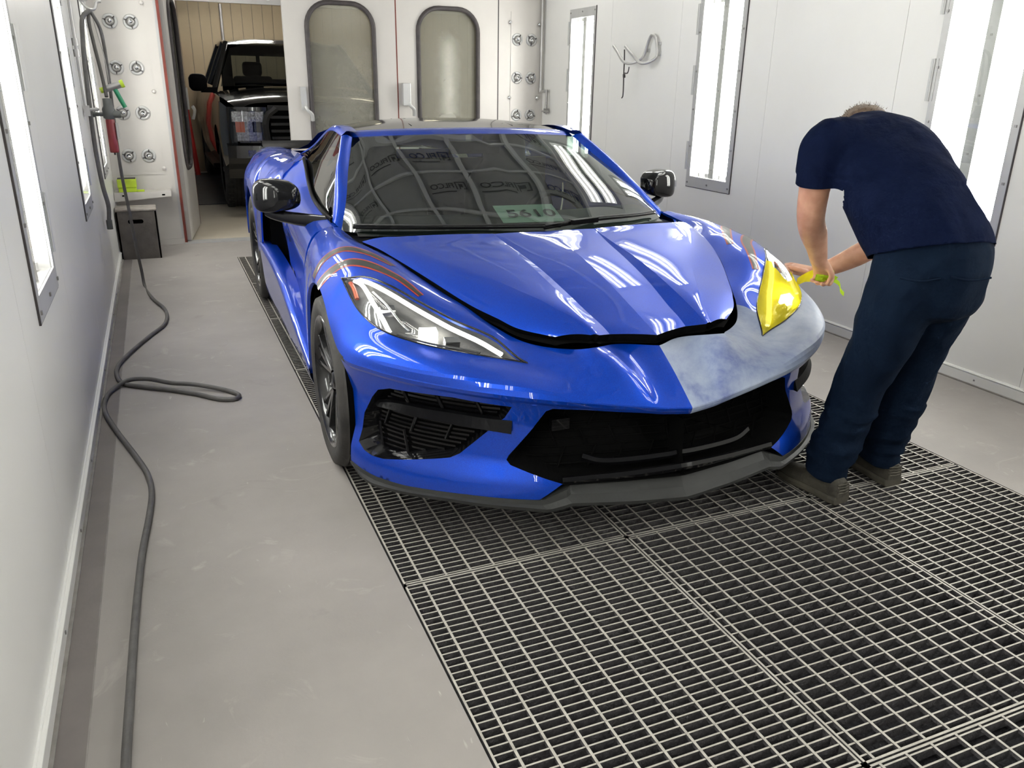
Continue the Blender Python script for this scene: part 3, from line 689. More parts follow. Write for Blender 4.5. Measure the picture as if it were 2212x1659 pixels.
for sg in (-1, 1):
    par = fe[0] if sg > 0 else fe[1]
    for path, w0, w1 in (([(.950,.10,.70),(.905,.10,.775),(.84,.07,.805),(.775,-.02,.802),(.71,-.14,.775)], .05, .016), ([(.950,-.03,.69),(.905,-.045,.75),(.855,-.07,.785),(.79,-.14,.79),(.73,-.25,.765),(.675,-.36,.715)], .05, .014)):
        g = ribbon(path, w0, w1); gr = ribbon(path, w0+.02, w1+.012, 0, .0009)
        if sg < 0: g, gr = mirx(g), mirx(gr)
        MB().grid(gr).build('stripe_border', M['dred'], par); MB().grid(g).build('stripe', M['dblack'], par)

# --- lower fascia: developed on the plan curve of the lip (p = run along it, z = height)
PLc = catmull([(a, b, 0) for a, b, c in LIP]+[(.958, -.28, 0)], 400)[:, :2]
PLa = np.r_[0, np.cumsum(np.hypot(*np.diff(PLc, axis=0).T))]
def fasc(p, z, off=0.):
    sg = -1 if p < 0 else 1; q = abs(p); x = np.interp(q, PLa, PLc[:, 0]); y = np.interp(q, PLa, PLc[:, 1])
    i = int(np.clip(np.searchsorted(PLa, q), 2, len(PLa)-3)); t = PLc[i+2]-PLc[i-2]; t = t/np.hypot(*t); n = np.array([t[1], -t[0]])
    if q < .01: n = np.array([0, -1.])
    d = np.interp(z, [.1, .16, .20, .235, .30, .42, .48, .52], [.0, .0, -.001, -.006, -.030, -.036, -.024, -.012])+off
    return (sg*(x+n[0]*d), y+n[1]*d, z)
def lipz(p): return np.interp(abs(p), np.r_[0, np.cumsum([math.hypot(LIP[i+1][0]-LIP[i][0], LIP[i+1][1]-LIP[i][1]) for i in range(len(LIP)-1)])], [q[2] for q in LIP])
def dens(poly, step=.012, closed=True):
    out = []; n = len(poly)
    for i in range(n if closed else n-1):
        a, b = np.array(poly[i], float), np.array(poly[(i+1) % n], float); k = max(1, int(np.linalg.norm(b-a)/step))
        out += [tuple(a+(b-a)*j/k) for j in range(k)]
    return out
def inside(p, poly):
    x, y = p; c = False; n = len(poly); j = n-1
    for i in range(n):
        xi, yi = poly[i]; xj, yj = poly[j]
        if (yi > y) != (yj > y) and x < (xj-xi)*(y-yi)/(yj-yi)+xi: c = not c
        j = i
    return c
def trimmed(outer, holes, step=.014):
    V = []; E = []; polys = [dens(outer)]+[dens(h) for h in holes]
    for pl in polys:
        o = len(V); V += [Vector(q) for q in pl]; E += [(o+i, o+(i+1) % len(pl)) for i in range(len(pl))]
    xs_ = [q[0] for q in polys[0]]; zs = [q[1] for q in polys[0]]
    for x in np.arange(min(xs_), max(xs_), step):
        for z in np.arange(min(zs), max(zs), step):
            if inside((x, z), polys[0]) and not any(inside((x, z), h) for h in polys[1:]): V.append(Vector((x+random.uniform(-.001, .001), z+random.uniform(-.001, .001))))
    r = delaunay_2d_cdt(V, E, [], 0, 1e-6); vs = [tuple(v) for v in r[0]]; fs = []
    for f in r[2]:
        c = (sum(vs[i][0] for i in f)/3, sum(vs[i][1] for i in f)/3)
        if inside(c, polys[0]) and not any(inside(c, h) for h in polys[1:]): fs.append(f)
    return vs, fs
GRL = [(0,.432),(.10,.440),(.20,.452),(.33,.468),(.435,.478),(.457,.470),(.497,.410),(.572,.318),(.579,.303),(.565,.288),(.40,.236),(.2,.232),(0,.232)]
INT = [(1.044,.462),(.987,.480),(.87,.489),(.75,.493),(.563,.480),(.587,.440),(.636,.395),(.734,.305),(.766,.288),(.80,.280),(.92,.255),(1.011,.236),(1.06,.233),(1.105,.240),(1.142,.258),(1.140,.30),(1.127,.36),(1.084,.425)]
topz = [(p, lipz(p)-.027) for p in np.linspace(0, 1.20, 40)]
BL = [(1.25,.520),(1.222,.47),(1.205,.41),(1.192,.34),(1.184,.27),(1.176,.18),(1.11,.171),(1.044,.166),(.913,.170),(.80,.178),(.701,.184),(.554,.186),(.47,.187),(.40,.236)]
half = topz+BL+GRL[::-1][2:3]+[(0, .232)]
outer = topz+BL+[(0, .232)]
sets = []
vs, fs = trimmed(outer, [GRL, INT])
vs3 = [fasc(*v) for v in vs]; lowb = panel('bumper_lower', [], M['paint'], tris=[(vs3, fs), ([(-a, b, c) for a, b, c in vs3], fs)], flange=.0, merge=1e-4)
def recess(poly, depth, m, sg, parent, name, taper=.9, open_first=False):
    P = dens(poly, .02); c = np.mean(P, axis=0); n = len(P); r0 = [fasc(a*1., b) for a, b in P]; r1 = [fasc(c[0]+(a-c[0])*taper, c[1]+(b-c[1])*taper, -depth) for a, b in P]
    V = np.array(r0+r1); 
    if sg < 0: V = mirx(V)
    return MB().add(V, [(i, (i+1) % n, n+(i+1) % n, n+i) for i in range(n)], 0, False).build(name, m, parent)
for sg in (-1, 1):
    o = recess(INT, .055, M['gblack'], sg, car, 'intake_duct', .86)
    c = np.mean(dens(INT), axis=0); back = [(c[0]+(a-c[0])*.9, c[1]+(b-c[1])*.9) for a, b in dens(INT)]
    v2, f2 = trimmed(back, [], .03); V = np.array([fasc(a, b, -.052) for a, b in v2]); V = mirx(V) if sg < 0 else V
    MB().add(V, f2).build('intake_back', M['void'], o)
    zz = .25
    while zz < .485:
        ps = [p for p in np.linspace(.56, 1.14, 60) if inside((p, zz), [(c[0]+(a-c[0])*.88, c[1]+(b-c[1])*.88) for a, b in INT])]
        if len(ps) > 3:
            P = np.array([fasc(p, zz, -.040) for p in (ps[0], *ps[1:-1:3], ps[-1])]); P = mirx(P) if sg < 0 else P
            g = np.array([[q+(0, 0, .0035), q+(0, .014, .0015), q+(0, .014, -.0015), q+(0, 0, -.0035)] for q in P]); MB().grid(g, smooth=False, close=True).build('grille_slat', M['gblack'], o)
        zz += .0145
    for p0 in (.66, .80, .94, 1.06):
        for z0, z1, dp in ((.26, .33, .03), (.33, .40, -.03), (.41, .475, .03)):
            if inside((p0, z0), INT) and inside((p0+dp, z1), INT):
                P = np.array([fasc(p0, z0, -.036), fasc(p0+dp, z1, -.036)]); P = mirx(P) if sg < 0 else P
                MB().tube(P, .005, 5, smooth=False).build('grille_strut', M['gblack'], o)
    # blade across the intake
    up = [(1.06,.408),(.995,.424),(.87,.431),(.758,.434),(.65,.432),(.563,.432)]; lo = [(1.06,.398),(.99,.404),(.95,.403),(.85,.405),(.72,.402),(.563,.394)]
    A = np.array([fasc(a, b, -.012+.014*i/5) for i, (a, b) in enumerate(up)]); B = np.array([fasc(a, b, .000+.016*i/5) for i, (a, b) in enumerate(lo)]); C = A+(0, .03, 0); D = B+(0, .03, 0)
    A, B, C, D = [np.array(catmull(q, 24)) for q in (A, B, C, D)]
    g = np.stack([A, B, D, C], axis=1); g = mirx(g) if sg < 0 else g
    bl = MB().grid(g, smooth=False, close=True); bl.add(g[-1], [(0, 1, 2, 3)]); bl.add(g[0], [(0, 1, 2, 3)]); bl.build('intake_blade', M['sblack'], o)
# centre grille
gr = MB().box((-.02, -.9, .25), (.02, -.88, .26)).build('grille', M['void'], car); 
gm = MB(); PG = dens(GRL, .02); PGf = PG+[(-a, b) for a, b in PG[::-1]]; n = len(PGf); r0 = [fasc(a, b) for a, b in PGf]; r1 = [fasc(a*.96, .34+(b-.34)*.9, -.10) for a, b in PGf]
gm.add(r0+r1, [(i, (i+1) % n, n+(i+1) % n, n+i) for i in range(n)]); gm.add(r1, [tuple(range(n))])
gme = gm.mesh('grille', merge=1e-5); gr.data = gme; gme.materials.append(M['void'])
def bar(name, path, r, m, parent, flat=1., n=6): return MB().tube(path, r, n, smooth=False, flat=flat).build(name, m, parent)
gmesh = MB()
for zz in np.arange(.26, .46, .026):
    pm = max([p for p in np.linspace(0, .57, 60) if inside((max(p, .001), zz), GRL)] or [0])
    if pm: bar('grille_slat', np.array([fasc(p, zz, -.085) for p in np.linspace(-pm, pm, 15)]), .003, M['void'], gr)
for p0 in np.arange(-.5, .51, .1):
    for z0, z1, dp in ((.25, .315, .03), (.315, .38, -.03), (.38, .445, .03)):
        if inside((abs(p0)+.001, z0), GRL) and inside((abs(p0+dp)+.001, z1), GRL): bar('grille_strut', np.array([fasc(p0, z0, -.08), fasc(p0+dp, z1, -.08)]), .003, M['void'], gr)
lo = [(-.40,.243),(-.30,.246),(-.2,.249),(0,.258),(.2,.249),(.3,.246),(.40,.243)]
bar('lower_lip_bar', catmull([fasc(a, b, -.004) for a, b in lo], 40), .009, M['gblack'], gr, 1.6)
bar('inner_lip_bar', catmull([fasc(a, b, -.03) for a, b in ((-.33,.30),(-.27,.283),(-.02,.287),(0,.29),(.02,.287),(.27,.283),(.33,.30))], 40), .010, M['gblack'], gr, 1.4)
ci = np.array(fasc(-.40, .405, -.05)); MB().obox(ci, (.03, 0, 0), (0, .012, 0), (0, 0, .018)).build('sensor_block', M['gblack'], gr)
# splitter
st_, sb_ = [], []
TOP = [(0,.222),(.15,.222),(.375,.222),(.42,.205),(.46,.186),(.7,.184),(.913,.170),(1.044,.166),(1.11,.171),(1.176,.180)]
BOT = [(0,.155),(.15,.158),(.375,.168),(.40,.160),(.44,.150),(.514,.156),(.742,.157),(1.044,.136),(1.11,.145),(1.176,.168)]
ps = np.linspace(0, 1.176, 80); g = []
for p in list(-ps[::-1])+list(ps[1:]):
    q = abs(p); zt = np.interp(q, [a for a, b in TOP], [b for a, b in TOP]); zb = np.interp(q, [a for a, b in BOT], [b for a, b in BOT]); s = -1 if p < 0 else 1; qq = max(q, 1e-4)*s
    in_ = .02 if q < .38 else .0; w_ = min(1, (1.18-q)/.1)
    g.append([fasc(qq, zt, -.03), fasc(qq, zt, .002-in_), fasc(qq, zb+(zt-zb)*.55, .004-in_*.5), fasc(qq, zb+.012, .016*w_+.001), fasc(qq, zb, .014*w_), fasc(qq, zb, -.10), fasc(qq, zb+.02, -.3)])
sp = MB().grid(g, smooth=False).build('front_splitter', M['matgrey'], car); sp['label'] = 'matt grey lip along the bottom of the bumper'
# --- body side
DOOR = [[(.780,.50,.815),(.875,.52,.783),(.918,.52,.700),(.940,.51,.50),(.940,.50,.20)],
        [(.800,.75,.836),(.870,.77,.800),(.905,.77,.700),(.912,.75,.50),(.915,.75,.20)],
        [(.795,1.05,.858),(.868,1.07,.820),(.896,1.08,.700),(.888,1.06,.52),(.885,1.06,.20)],
        [(.770,1.35,.897),(.862,1.38,.845),(.890,1.38,.715),(.872,1.36,.52),(.865,1.36,.20)],
        [(.745,1.60,.965),(.852,1.66,.880),(.886,1.66,.730),(.862,1.64,.52),(.855,1.64,.20)],
        [(.735,1.80,1.00),(.835,1.86,.905),(.850,1.86,.735),(.815,1.86,.52),(.81,1.86,.20)],
        [(.72,2.05,1.00),(.79,2.08,.90),(.79,2.08,.735),(.76,2.08,.52),(.76,2.08,.20)]]
DR = hermite_rows([catmull(r, 24) for r in DOOR], 8)
dG = DR[:]; both('door', [dG[1:srow(4)+6]], M['paint'], flange=.010); both('intake_wall', [dG[srow(4)+6:]], M['paint'], flange=0)
# rocker blade
RT = [(.948,.47,.235),(.950,.75,.300),(.955,1.0,.375),(.956,1.2,.425),(.956,1.4,.450),(.956,1.64,.466),(.956,1.95,.470),(.957,2.25,.470)]
RB = [(.930,.42,.14),(.932,.75,.145),(.935,1.0,.15),(.938,1.2,.15),(.938,1.4,.15),(.938,1.64,.15),(.94,1.95,.15),(.94,2.25,.15)]
ROW = [[np.array(t)-(.085, 0, .01), np.array(t)-(.02, 0, -.003), np.array(t), np.array(t)*.55+np.array(b)*.45+(.006, 0, 0), np.array(b)+(.004, 0, .02), np.array(b), np.array(b)-(.3, 0, 0)] for t, b in zip(RT, RB)]
both('rocker_panel', [hermite_rows([catmull(r, 20) for r in ROW], 6)], M['paint'], flange=0)
# rear quarter: crest, shoulder, side, arch edge
QY = [(1.74,.862,.885),(1.86,.885,.83),(1.97,.925,.765),(2.05,.950,.70),(2.10,.955,.60),(2.14,.956,.48),(2.22,.958,.47),(2.36,.960,.40),(2.40,.962,.56),(2.55,.964,.70),(2.72,.966,.745),(2.9,.966,.70),(3.05,.964,.58),(3.12,.960,.40),(3.3,.94,.36),(3.55,.88,.36)]
QR = []
for y, x, z in QY:
    cz = np.interp(y, [1.74, 2.0, 2.4, 2.8, 3.2, 3.55], [.975, .962, .965, .965, .950, .92]); cx_ = np.interp(y, [1.74, 2.0, 2.4, 2.8, 3.2, 3.55], [.70, .66, .66, .70, .70, .66]); sx = np.interp(y, [1.74, 2.0, 2.4, 2.8, 3.2, 3.55], [.835, .86, .885, .895, .875, .82])
    QR.append(catmull([(cx_, y, cz+.005), ((cx_+sx)/2, y, cz+.002), (sx-.03, y, cz-.03), (sx+.015, y, cz-.075), (x-.012, y, (cz+z)/2+.02 if z < .7 else cz-.15), (x, y, z)], 26))
QG = hermite_rows(QR, 5)
both('rear_quarter', [QG], M['paint'], flange=.01)
tl = MB()
for sg in (-1, 1): tl.grid([[(sg*x*k, y, z) for y, z, k in ((3.55, .90, .76), (3.60, .80, .92), (3.60, .45, 1.), (3.55, .28, .98))] for x in (0, .4, .66, .82, .87)])
tl.build('rear_bumper', M['paint'], car)
# engine cover and rear glass deck, spoiler
eg = [[(x, y, z-.02*(x/.6)**2) for x in np.linspace(-.62, .62, 15)] for y, z in ((1.55, 1.175), (1.9, 1.135), (2.3, 1.05), (2.8, .985), (3.3, .950), (3.55, .92))]
panel('rear_deck', [np.array(eg)], M['paint'], flange=0)
sp_ = MB().grid([[(x, 3.42+.12*k, .925+.040*k) for k in (0, .5, 1)] for x in np.linspace(-.78, .78, 21)])
sp_.grid([[(x, 3.54, .93), (x, 3.56, .970), (x, 3.52, .975), (x, 3.40, .93)] for x in np.linspace(-.78, .78, 21)]); sp_.build('rear_spoiler', M['sblack'], car)
# --- glasshouse
WS = [[(0,.200,.800),(.30,.225,.800),(.55,.320,.800),(.70,.420,.800),(.770,.505,.800)],
      [(0,.39,.893),(.30,.41,.893),(.53,.49,.895),(.655,.57,.895),(.720,.640,.895)],
      [(0,.63,1.008),(.28,.65,1.008),(.48,.72,1.008),(.60,.80,1.009),(.658,.872,1.009)],
      [(0,.83,1.092),(.26,.85,1.090),(.45,.90,1.086),(.56,.965,1.083),(.614,1.022,1.081)],
      [(0,1.00,1.156),(.25,1.015,1.153),(.43,1.055,1.146),(.535,1.095,1.140),(.582,1.127,1.136)]]
WG = hermite_rows([catmull(r, 24) for r in WS], 8)
ws = panel('windshield', [WG, mirx(WG)], M['wglass'], flange=0)
bdr = WG[:, -1]; 
HD = [WG[-1], WG[-1]+np.array((0, .055, .017)), WG[-1]*(.985, 1, 1)+np.array((0, .10, .024))]
HDg = hermite_rows(HD, 4); panel('roof_header', [HDg, mirx(HDg)], M['paint'], flange=.006)
h0 = HDg[-1]; RF = [h0+np.array((0, .004, 0.))]
for y, cz, hw, drop in ((1.35, 1.204, .565, .036), (1.6, 1.208, .565, .042), (1.85, 1.190, .55, .05), (2.1, 1.145, .52, .055)):
    t = np.linspace(0, 1, 24); RF.append(np.stack([hw*t, np.full(24, y), cz-drop*t**2.4], 1))
RG = hermite_rows(RF, 6); ro = panel('roof_panel', [RG, mirx(RG)], M['gblack'], flange=.006)
for sg in (-1, 1):
    MB().tube(catmull([(sg*.27, 1.20, 1.183), (sg*.262, 1.4, 1.198), (sg*.25, 1.7, 1.196)], 14), .003, 6).build('roof_groove', M['void'], ro)
# A pillar and roof rail, painted; side window between rail and belt
PO = [(.792,.590,.828),(.762,.700,.900),(.712,.880,1.020),(.668,1.010,1.094),(.640,1.110,1.142)]
po = hermite_rows(np.array(PO)[:, None, :], 8)[:, 0]; pi_ = WG[::1, -1]
pl = hermite_rows([catmull([a, a*.5+b*.5+np.array((.006, -.012, .010)), b, b+np.array((-.03, .05, -.01))], 9) for a, b in zip(pi_[::2], po[::2])], 2)
both('a_pillar', [pl], M['paint'], flange=0)
RL = [(.640,1.110,1.142),(.640,1.30,1.158),(.638,1.50,1.148),(.640,1.70,1.105),(.665,1.90,1.040),(.72,2.05,.985)]
rl_ = catmull(RL, 30); top_ = np.array([[min(abs(p[0])-.06, .56), p[1], p[2]+.022] for p in rl_])
both('roof_rail', [np.stack([top_, (rl_+top_)/2+(.012, 0, .012), rl_, rl_-(.02, 0, .012)], 1)], M['paint'], flange=0)
BE = catmull([(.792,.590,.826),(.800,.75,.838),(.795,1.05,.860),(.770,1.35,.899),(.745,1.60,.967),(.72,1.85,1.0)], 40)
TPs = np.vstack([po[:, :], rl_[1:]]); TPs = catmull(TPs[::3], 40)
both('side_window', [np.stack([BE-(.008, 0, 0), BE*.5+TPs*.5+(.006, 0, 0), TPs-(.008, 0, 0)], 1)], M['sglass'], flange=0)
for sg in (-1, 1): MB().tube(BE[:-4]*(sg, 1, 1)+(0, 0, .004), .009, 6, flat=1.5).build('belt_trim', M['sblack'], car)
# cowl, wipers
cg = [[(x, .150+.10*abs(x/.75)**2-.012, .792-.01*k+0*x) if k else (x, .150+.085*abs(x/.75)**2.2, .806) for k in (0, 1)] for x in np.linspace(-.74, .74, 25)]
cw_ = [[(x, .14+.07*abs(x/.75)**2, .785), (x, .25+.24*abs(x/.77)**2, .785)] for x in np.linspace(-.77, .77, 31)]
cw_ = MB().grid(cw_).build('cowl', M['sblack'], car)
def wiper(pts, nm_, n0=0):
    C = catmull(pts, 26); o = MB().tube(C, np.linspace(.009, .005, 26), 8, flat=.8).build('wiper', M['sblack'], car); o['label'] = nm_
    MB().tube(C+(0, -.006, .012), .004, 6).build('wiper_blade', M['black'], o)
    return o
wiper([(-.73,.445,.822),(-.60,.365,.826),(-.40,.285,.828),(-.15,.235,.826),(.10,.215,.822)], 'wiper arm on the image-left side of the windshield')
wo = wiper([(.02,.200,.822),(.18,.232,.832),(.32,.265,.836),(.52,.330,.832),(.68,.415,.826)], 'wiper arm on the image-right side of the windshield')
MB().obox((.22, .235, .838), (.07, .02, 0), (-.004, .014, 0), (0, 0, .010)).build('wiper_hinge', M['sblack'], wo)
# --- door mirrors
def mirror(sg):
    secs = [(.880, .872, .898, .020, .018), (.889, .872, .901, .042, .038), (.91, .872, .905, .056, .054), (.96, .877, .907, .062, .066), (1.02, .885, .905, .060, .070), (1.055, .893, .903, .050, .064), (1.075, .90, .900, .032, .045), (1.080, .903, .898, .012, .02)]
    G = []
    for x, y, z, ry, rz in secs:
        r = []
        for k in range(28):
            a = 2*math.pi*k/28; c, s = math.cos(a), math.sin(a); e = .42
            r.append((sg*x, y+ry*math.copysign(abs(c)**e, c)-.25*(s*rz if s > 0 else 0)*-1, z+rz*math.copysign(abs(s)**e, s)))
        G.append(r)
    G = hermite_rows(np.array(G), 4)
    o = MB().grid(G, close=True).add(G[0], [tuple(range(28))]).add(G[-1], [tuple(range(28))]).build('door_mirror', M['gblack'], car)
    gl = [(q[0], q[1]+.002, q[2]) for q in G[14]]
    P = catmull([(sg*.780, .655, .812), (sg*.84, .735, .808), (sg*.93, .83, .812), (sg*1.03, .915, .828)], 14)
    MB().tube(P, [.020]*8+[.019, .018, .018, .017, .015, .010], 10, flat=1.5).build('mirror_arm', M['gblack'], o)
    MB().obox((sg*1.066, .868, .905), (.010, .012*sg*-1, 0), (.002, .003, 0), (0, 0, .016)).build('turn_lamp', M['lens'], o)
    return o
mirror(-1)['label'] = 'gloss black door mirror on the image-left side'; mirror(1)['label'] = 'gloss black door mirror on the image-right side'
# --- wheels
def wheel(y, R, W, xo, sg, rim_r, label):
    o = thing('wheel', None, None, (sg*xo, y, R)); o.parent = car; o['label'] = label
    h = W/2; c = R-rim_r
    prof = [(rim_r-.004, -h+.012), (rim_r+c*.15, -h+.003), (rim_r+c*.5, -h-.004), (rim_r+c*.82, -h+.004), (R-.008, -h+.020), (R-.001, -h+.034)]
    for g in (-.45, -.15, .15, .45): q = g*h*1.5; prof += [(R, q-.006), (R-.008, q-.004), (R-.008, q+.004), (R, q+.006)]
    prof += [(R-.001, h-.034), (R-.008, h-.020), (rim_r+c*.82, h-.004), (rim_r+c*.5, h+.004), (rim_r+c*.15, h-.003), (rim_r-.004, h-.012)]
    MB().lathe(prof, 64, axis='x').build('tyre', M['tyre'], o)
    s = sg
    rim = MB().lathe([(rim_r+.006, s*(h-.008)), (rim_r+.004, s*(h-.002)), (rim_r-.006, s*(h-.003)), (rim_r-.014, s*(h-.018)), (rim_r-.022, s*(h-.05)), (rim_r-.03, -s*h*.6), (rim_r-.01, -s*(h-.01))], 56, axis='x').build('rim', M['rim'], o)
    MB().lathe([(.165, -s*.01), (.170, -s*.012), (.170, -s*.03), (.05, -s*.03)], 40, axis='x').build('brake_disc', M['steel'], o)
    MB().box((-.03-s*.02, .09, -.07), (.02-s*.02, .17, .07)).build('brake_caliper', M['sblack'], o)
    xf = s*(h-.012)
    for k in range(5):
        a0 = 2*math.pi*k/5+.3
        for da, w0, w1, r1 in ((-.26, .012, .010, rim_r-.012), (0, .016, .013, rim_r-.010), (.26, .012, .010, rim_r-.012)):
            a = a0+da; b = a0+da*.22; A = np.array((0, math.cos(b), math.sin(b)))*.055; B = np.array((0, math.cos(a), math.sin(a)))*r1; t = B-A; t /= np.linalg.norm(t); nn = np.cross((1, 0, 0), t)
            sp__ = MB(); V = []
            for P_, w, d0, d1 in ((A, w0, -.022, -.055), ((A+B)/2, (w0+w1)/2, -.012, -.035), (B, w1, -.004, -.03)):
                for q, d in ((-w*.55, d0), (w*.55, d0), (w, d1), (-w, d1)): V.append(P_+nn*q+np.array((xf+s*d, 0, 0)))
            sp__.add(V, [(0, 1, 5, 4), (1, 2, 6, 5), (2, 3, 7, 6), (3, 0, 4, 7), (4, 5, 9, 8), (5, 6, 10, 9), (6, 7, 11, 10), (7, 4, 8, 11), (8, 9, 10, 11)]); bevel(sp__.build('spoke', M['rim'], o), .002, 2)
    MB().lathe([(.0, xf-s*.016), (.03, xf-s*.018), (.034, xf-s*.026), (.062, xf-s*.03), (.066, xf-s*.06)], 30, axis='x').build('hub', M['rim'], o)
    return o
for sg in (-1, 1):
    n_ = 'image-left' if sg < 0 else 'image-right'
    wheel(0, .327, .245, .832, sg, .2445, 'front wheel with black spoked rim, %s side' % n_); wheel(2.722, .3455, .305, .802, sg, .257, 'rear wheel with black spoked rim, %s side' % n_)
# --- dark underbody and wheel wells
ub = MB(); ub.box((-.55, -.80, .17), (.55, 3.4, .24)).box((-.60, .45, .17), (.60, 2.2, .5)).box((-.6, -.55, .2), (.6, .4, .55)).box((-.74, .50, .17), (.74, 2.2, .19))
ub.build('underbody', M['void'], car)
for sg in (-1, 1):
    for y, r, z, x0 in ((0, .372, .327, .55), (2.722, .405, .3455, .55)):
        l = MB(); P = [(math.sin(a), math.cos(a)) for a in np.linspace(-2.0, 2.0, 28)]
        l.grid([[(sg*x0, y+r*p, z+r*q), (sg*.935, y+r*p, z+r*q)] for p, q in P]); l.add([(sg*x0, y+r*p, z+r*q) for p, q in P], [tuple(range(28))]); l.build('wheel_well', M['void'], car)
for sg in (-1, 1): MB().box((sg*.70, 2.12, .40), (sg*.90, 2.30, .86)).build('duct_block', M['void'], car)
# --- cabin seen through the glass
cab = MB()
cab.grid([[(x, .30+.1*(x/.7)**2+.46*k, .790+.045*math.sin(math.pi*k)) for k in np.linspace(0, 1, 7)] for x in np.linspace(-.72, .72, 25)])
dash = cab.build('dashboard', M['leather'], car)
MB().box((-.72, .74, .45), (.72, .80, .79)).build('dash_front', M['leather'], dash)
MB().box((-.72, .5, .28), (.72, 1.95, .30)).box((-.70, 1.72, .3), (.70, 1.78, .98)).build('cabin_shell', M['leather'], car)
MB().box((-.12, .8, .3), (.12, 1.7, .62)).build('centre_console', M['leather'], car)
def seat(x):
    o = thing('seat', None, None, (x, 1.25, .30)); o.parent = car; o['label'] = 'dark bucket seat with upright headrest'
    for nm_, a, b in (('seat_cushion', (-.24, -.28, 0), (.24, .22, .16)), ): bevel(MB().box(a, b).build(nm_, M['leather'], o), .05, 3)
    bk = MB(); G = []
    for z, w_, y_ in ((.12, .26, .18), (.3, .27, .22), (.5, .26, .28), (.62, .20, .32), (.68, .13, .34), (.80, .12, .36), (.84, .08, .365)):
        G.append([(w_*math.copysign(abs(math.cos(a))**.6, math.cos(a)), y_+.06*math.copysign(abs(math.sin(a))**.6, math.sin(a)), z) for a in np.linspace(0, 2*math.pi, 20, endpoint=False)])
    G = hermite_rows(np.array(G), 3); bk.grid(G, close=True); bk.add(G[-1], [tuple(range(20))]); bk.build('seat_back', M['leather'], o)
seat(-.38); seat(.38)
st = thing('steering_wheel', None, None, (.38, .86, .72)); st.parent = car
P = [(.17*math.cos(a), -.07*math.sin(a)*-1, .15*math.sin(a)) for a in np.linspace(0, 2*math.pi, 33)]
MB().tube(P, .016, 8, cap=False).build('steering_rim', M['leather'], st); MB().box((-.15, -.015, -.02), (.15, .015, .02)).build('steering_spoke', M['hlgrey'], st)
MB().box((-.13, 1.02, 1.06), (.13, 1.035, 1.12)).build('inner_mirror', M['sblack'], car)
# paper with the number on the dashboard
pp = thing('number_paper', 'pale paper sheet reading 5610 lying behind the windshield', 'paper', (0, 0, 0))
def c2w(p):
    c, s = math.cos(CARZ), math.sin(CARZ); return (CARP[0]+c*p[0]-s*p[1], CARP[1]+s*p[0]+c*p[1], p[2])
pp.location = c2w((.055, .46, .845)); pp.rotation_euler = (math.radians(14), 0, CARZ+math.radians(-6))
MB().grid([[(x, y, .006*math.sin(9*x)*(y+.1)) for y in np.linspace(-.10, .10, 7)] for x in np.linspace(-.14, .14, 9)]).build('sheet', M['paper'], pp)
def text_mesh(body, size, offset=0, bold=False):
    cu = bpy.data.curves.new('t', 'FONT'); cu.body = body; cu.size = size; cu.align_x = 'CENTER'; cu.align_y = 'CENTER'; cu.offset = offset; cu.extrude = .0004
    to = bpy.data.objects.new('t', cu); COL.objects.link(to); bpy.context.view_layer.update()
    me = bpy.data.meshes.new_from_object(to.evaluated_get(bpy.context.evaluated_depsgraph_get())); bpy.data.objects.remove(to); return me
me = text_mesh('5610', .115, .0012); q = mesh_obj('number_print', me, M['ink'], pp, (.01, -.012, .0045))
# ------------------------------------------------------------------ the worker bent over the headlamp
from mathutils import noise as mnoise
PB = np.array((2.2, 1.98, 0.))
worker = thing('person', 'worker in navy shirt and trousers bent over the taped headlamp', 'person', tuple(PB))
M['navy'] = mat('navy_cotton', (.0046, .0082, .028), .9, vscale=14, c2=(.0028, .0056, .020), bump=.9, bscale=15, spec=.04)
M['trouser'] = mat('navy_twill', (.0050, .0115, .026), .85, vscale=10, c2=(.0032, .0075, .018), bump=.9, bscale=13, spec=.05)
def skin_mat():
    m, nt, p = nodes('skin'); tc = mk(nt, 'ShaderNodeTexCoord'); nz = mk(nt, 'ShaderNodeTexNoise', Scale=22, Detail=5); nt.links.new(tc.outputs['Object'], nz.inputs['Vector'])
    r = mk(nt, 'ShaderNodeValToRGB'); r.color_ramp.elements[0].color = (.42, .20, .125, 1); r.color_ramp.elements[1].color = (.60, .33, .22, 1); r.color_ramp.elements[0].position = .3; r.color_ramp.elements[1].position = .75
    nt.links.new(nz.outputs['Fac'], r.inputs['Fac']); nt.links.new(r.outputs[0], p.inputs['Base Color'])
    p.inputs['Roughness'].default_value = .5; p.inputs['Subsurface Weight'].default_value = .12; p.inputs['Subsurface Radius'].default_value = (.012, .004, .002); p.inputs['Subsurface Scale'].default_value = .5
    return m
M['skin'] = skin_mat()
M['hair'] = mat('brown_hair', (.17, .115, .075), .6, vscale=60, c2=(.075, .05, .035))
M['shoe'] = mat('worn_leather', (.062, .055, .040), .7, vscale=20, c2=(.03, .026, .02), bump=.3, bscale=120); M['sole'] = mat('shoe_sole', (.085, .076, .056), .7, vscale=20, c2=(.045, .04, .03))
RGT = np.array((.919, -.393, 0.)); FWD = np.array((.393, .919, 0.))
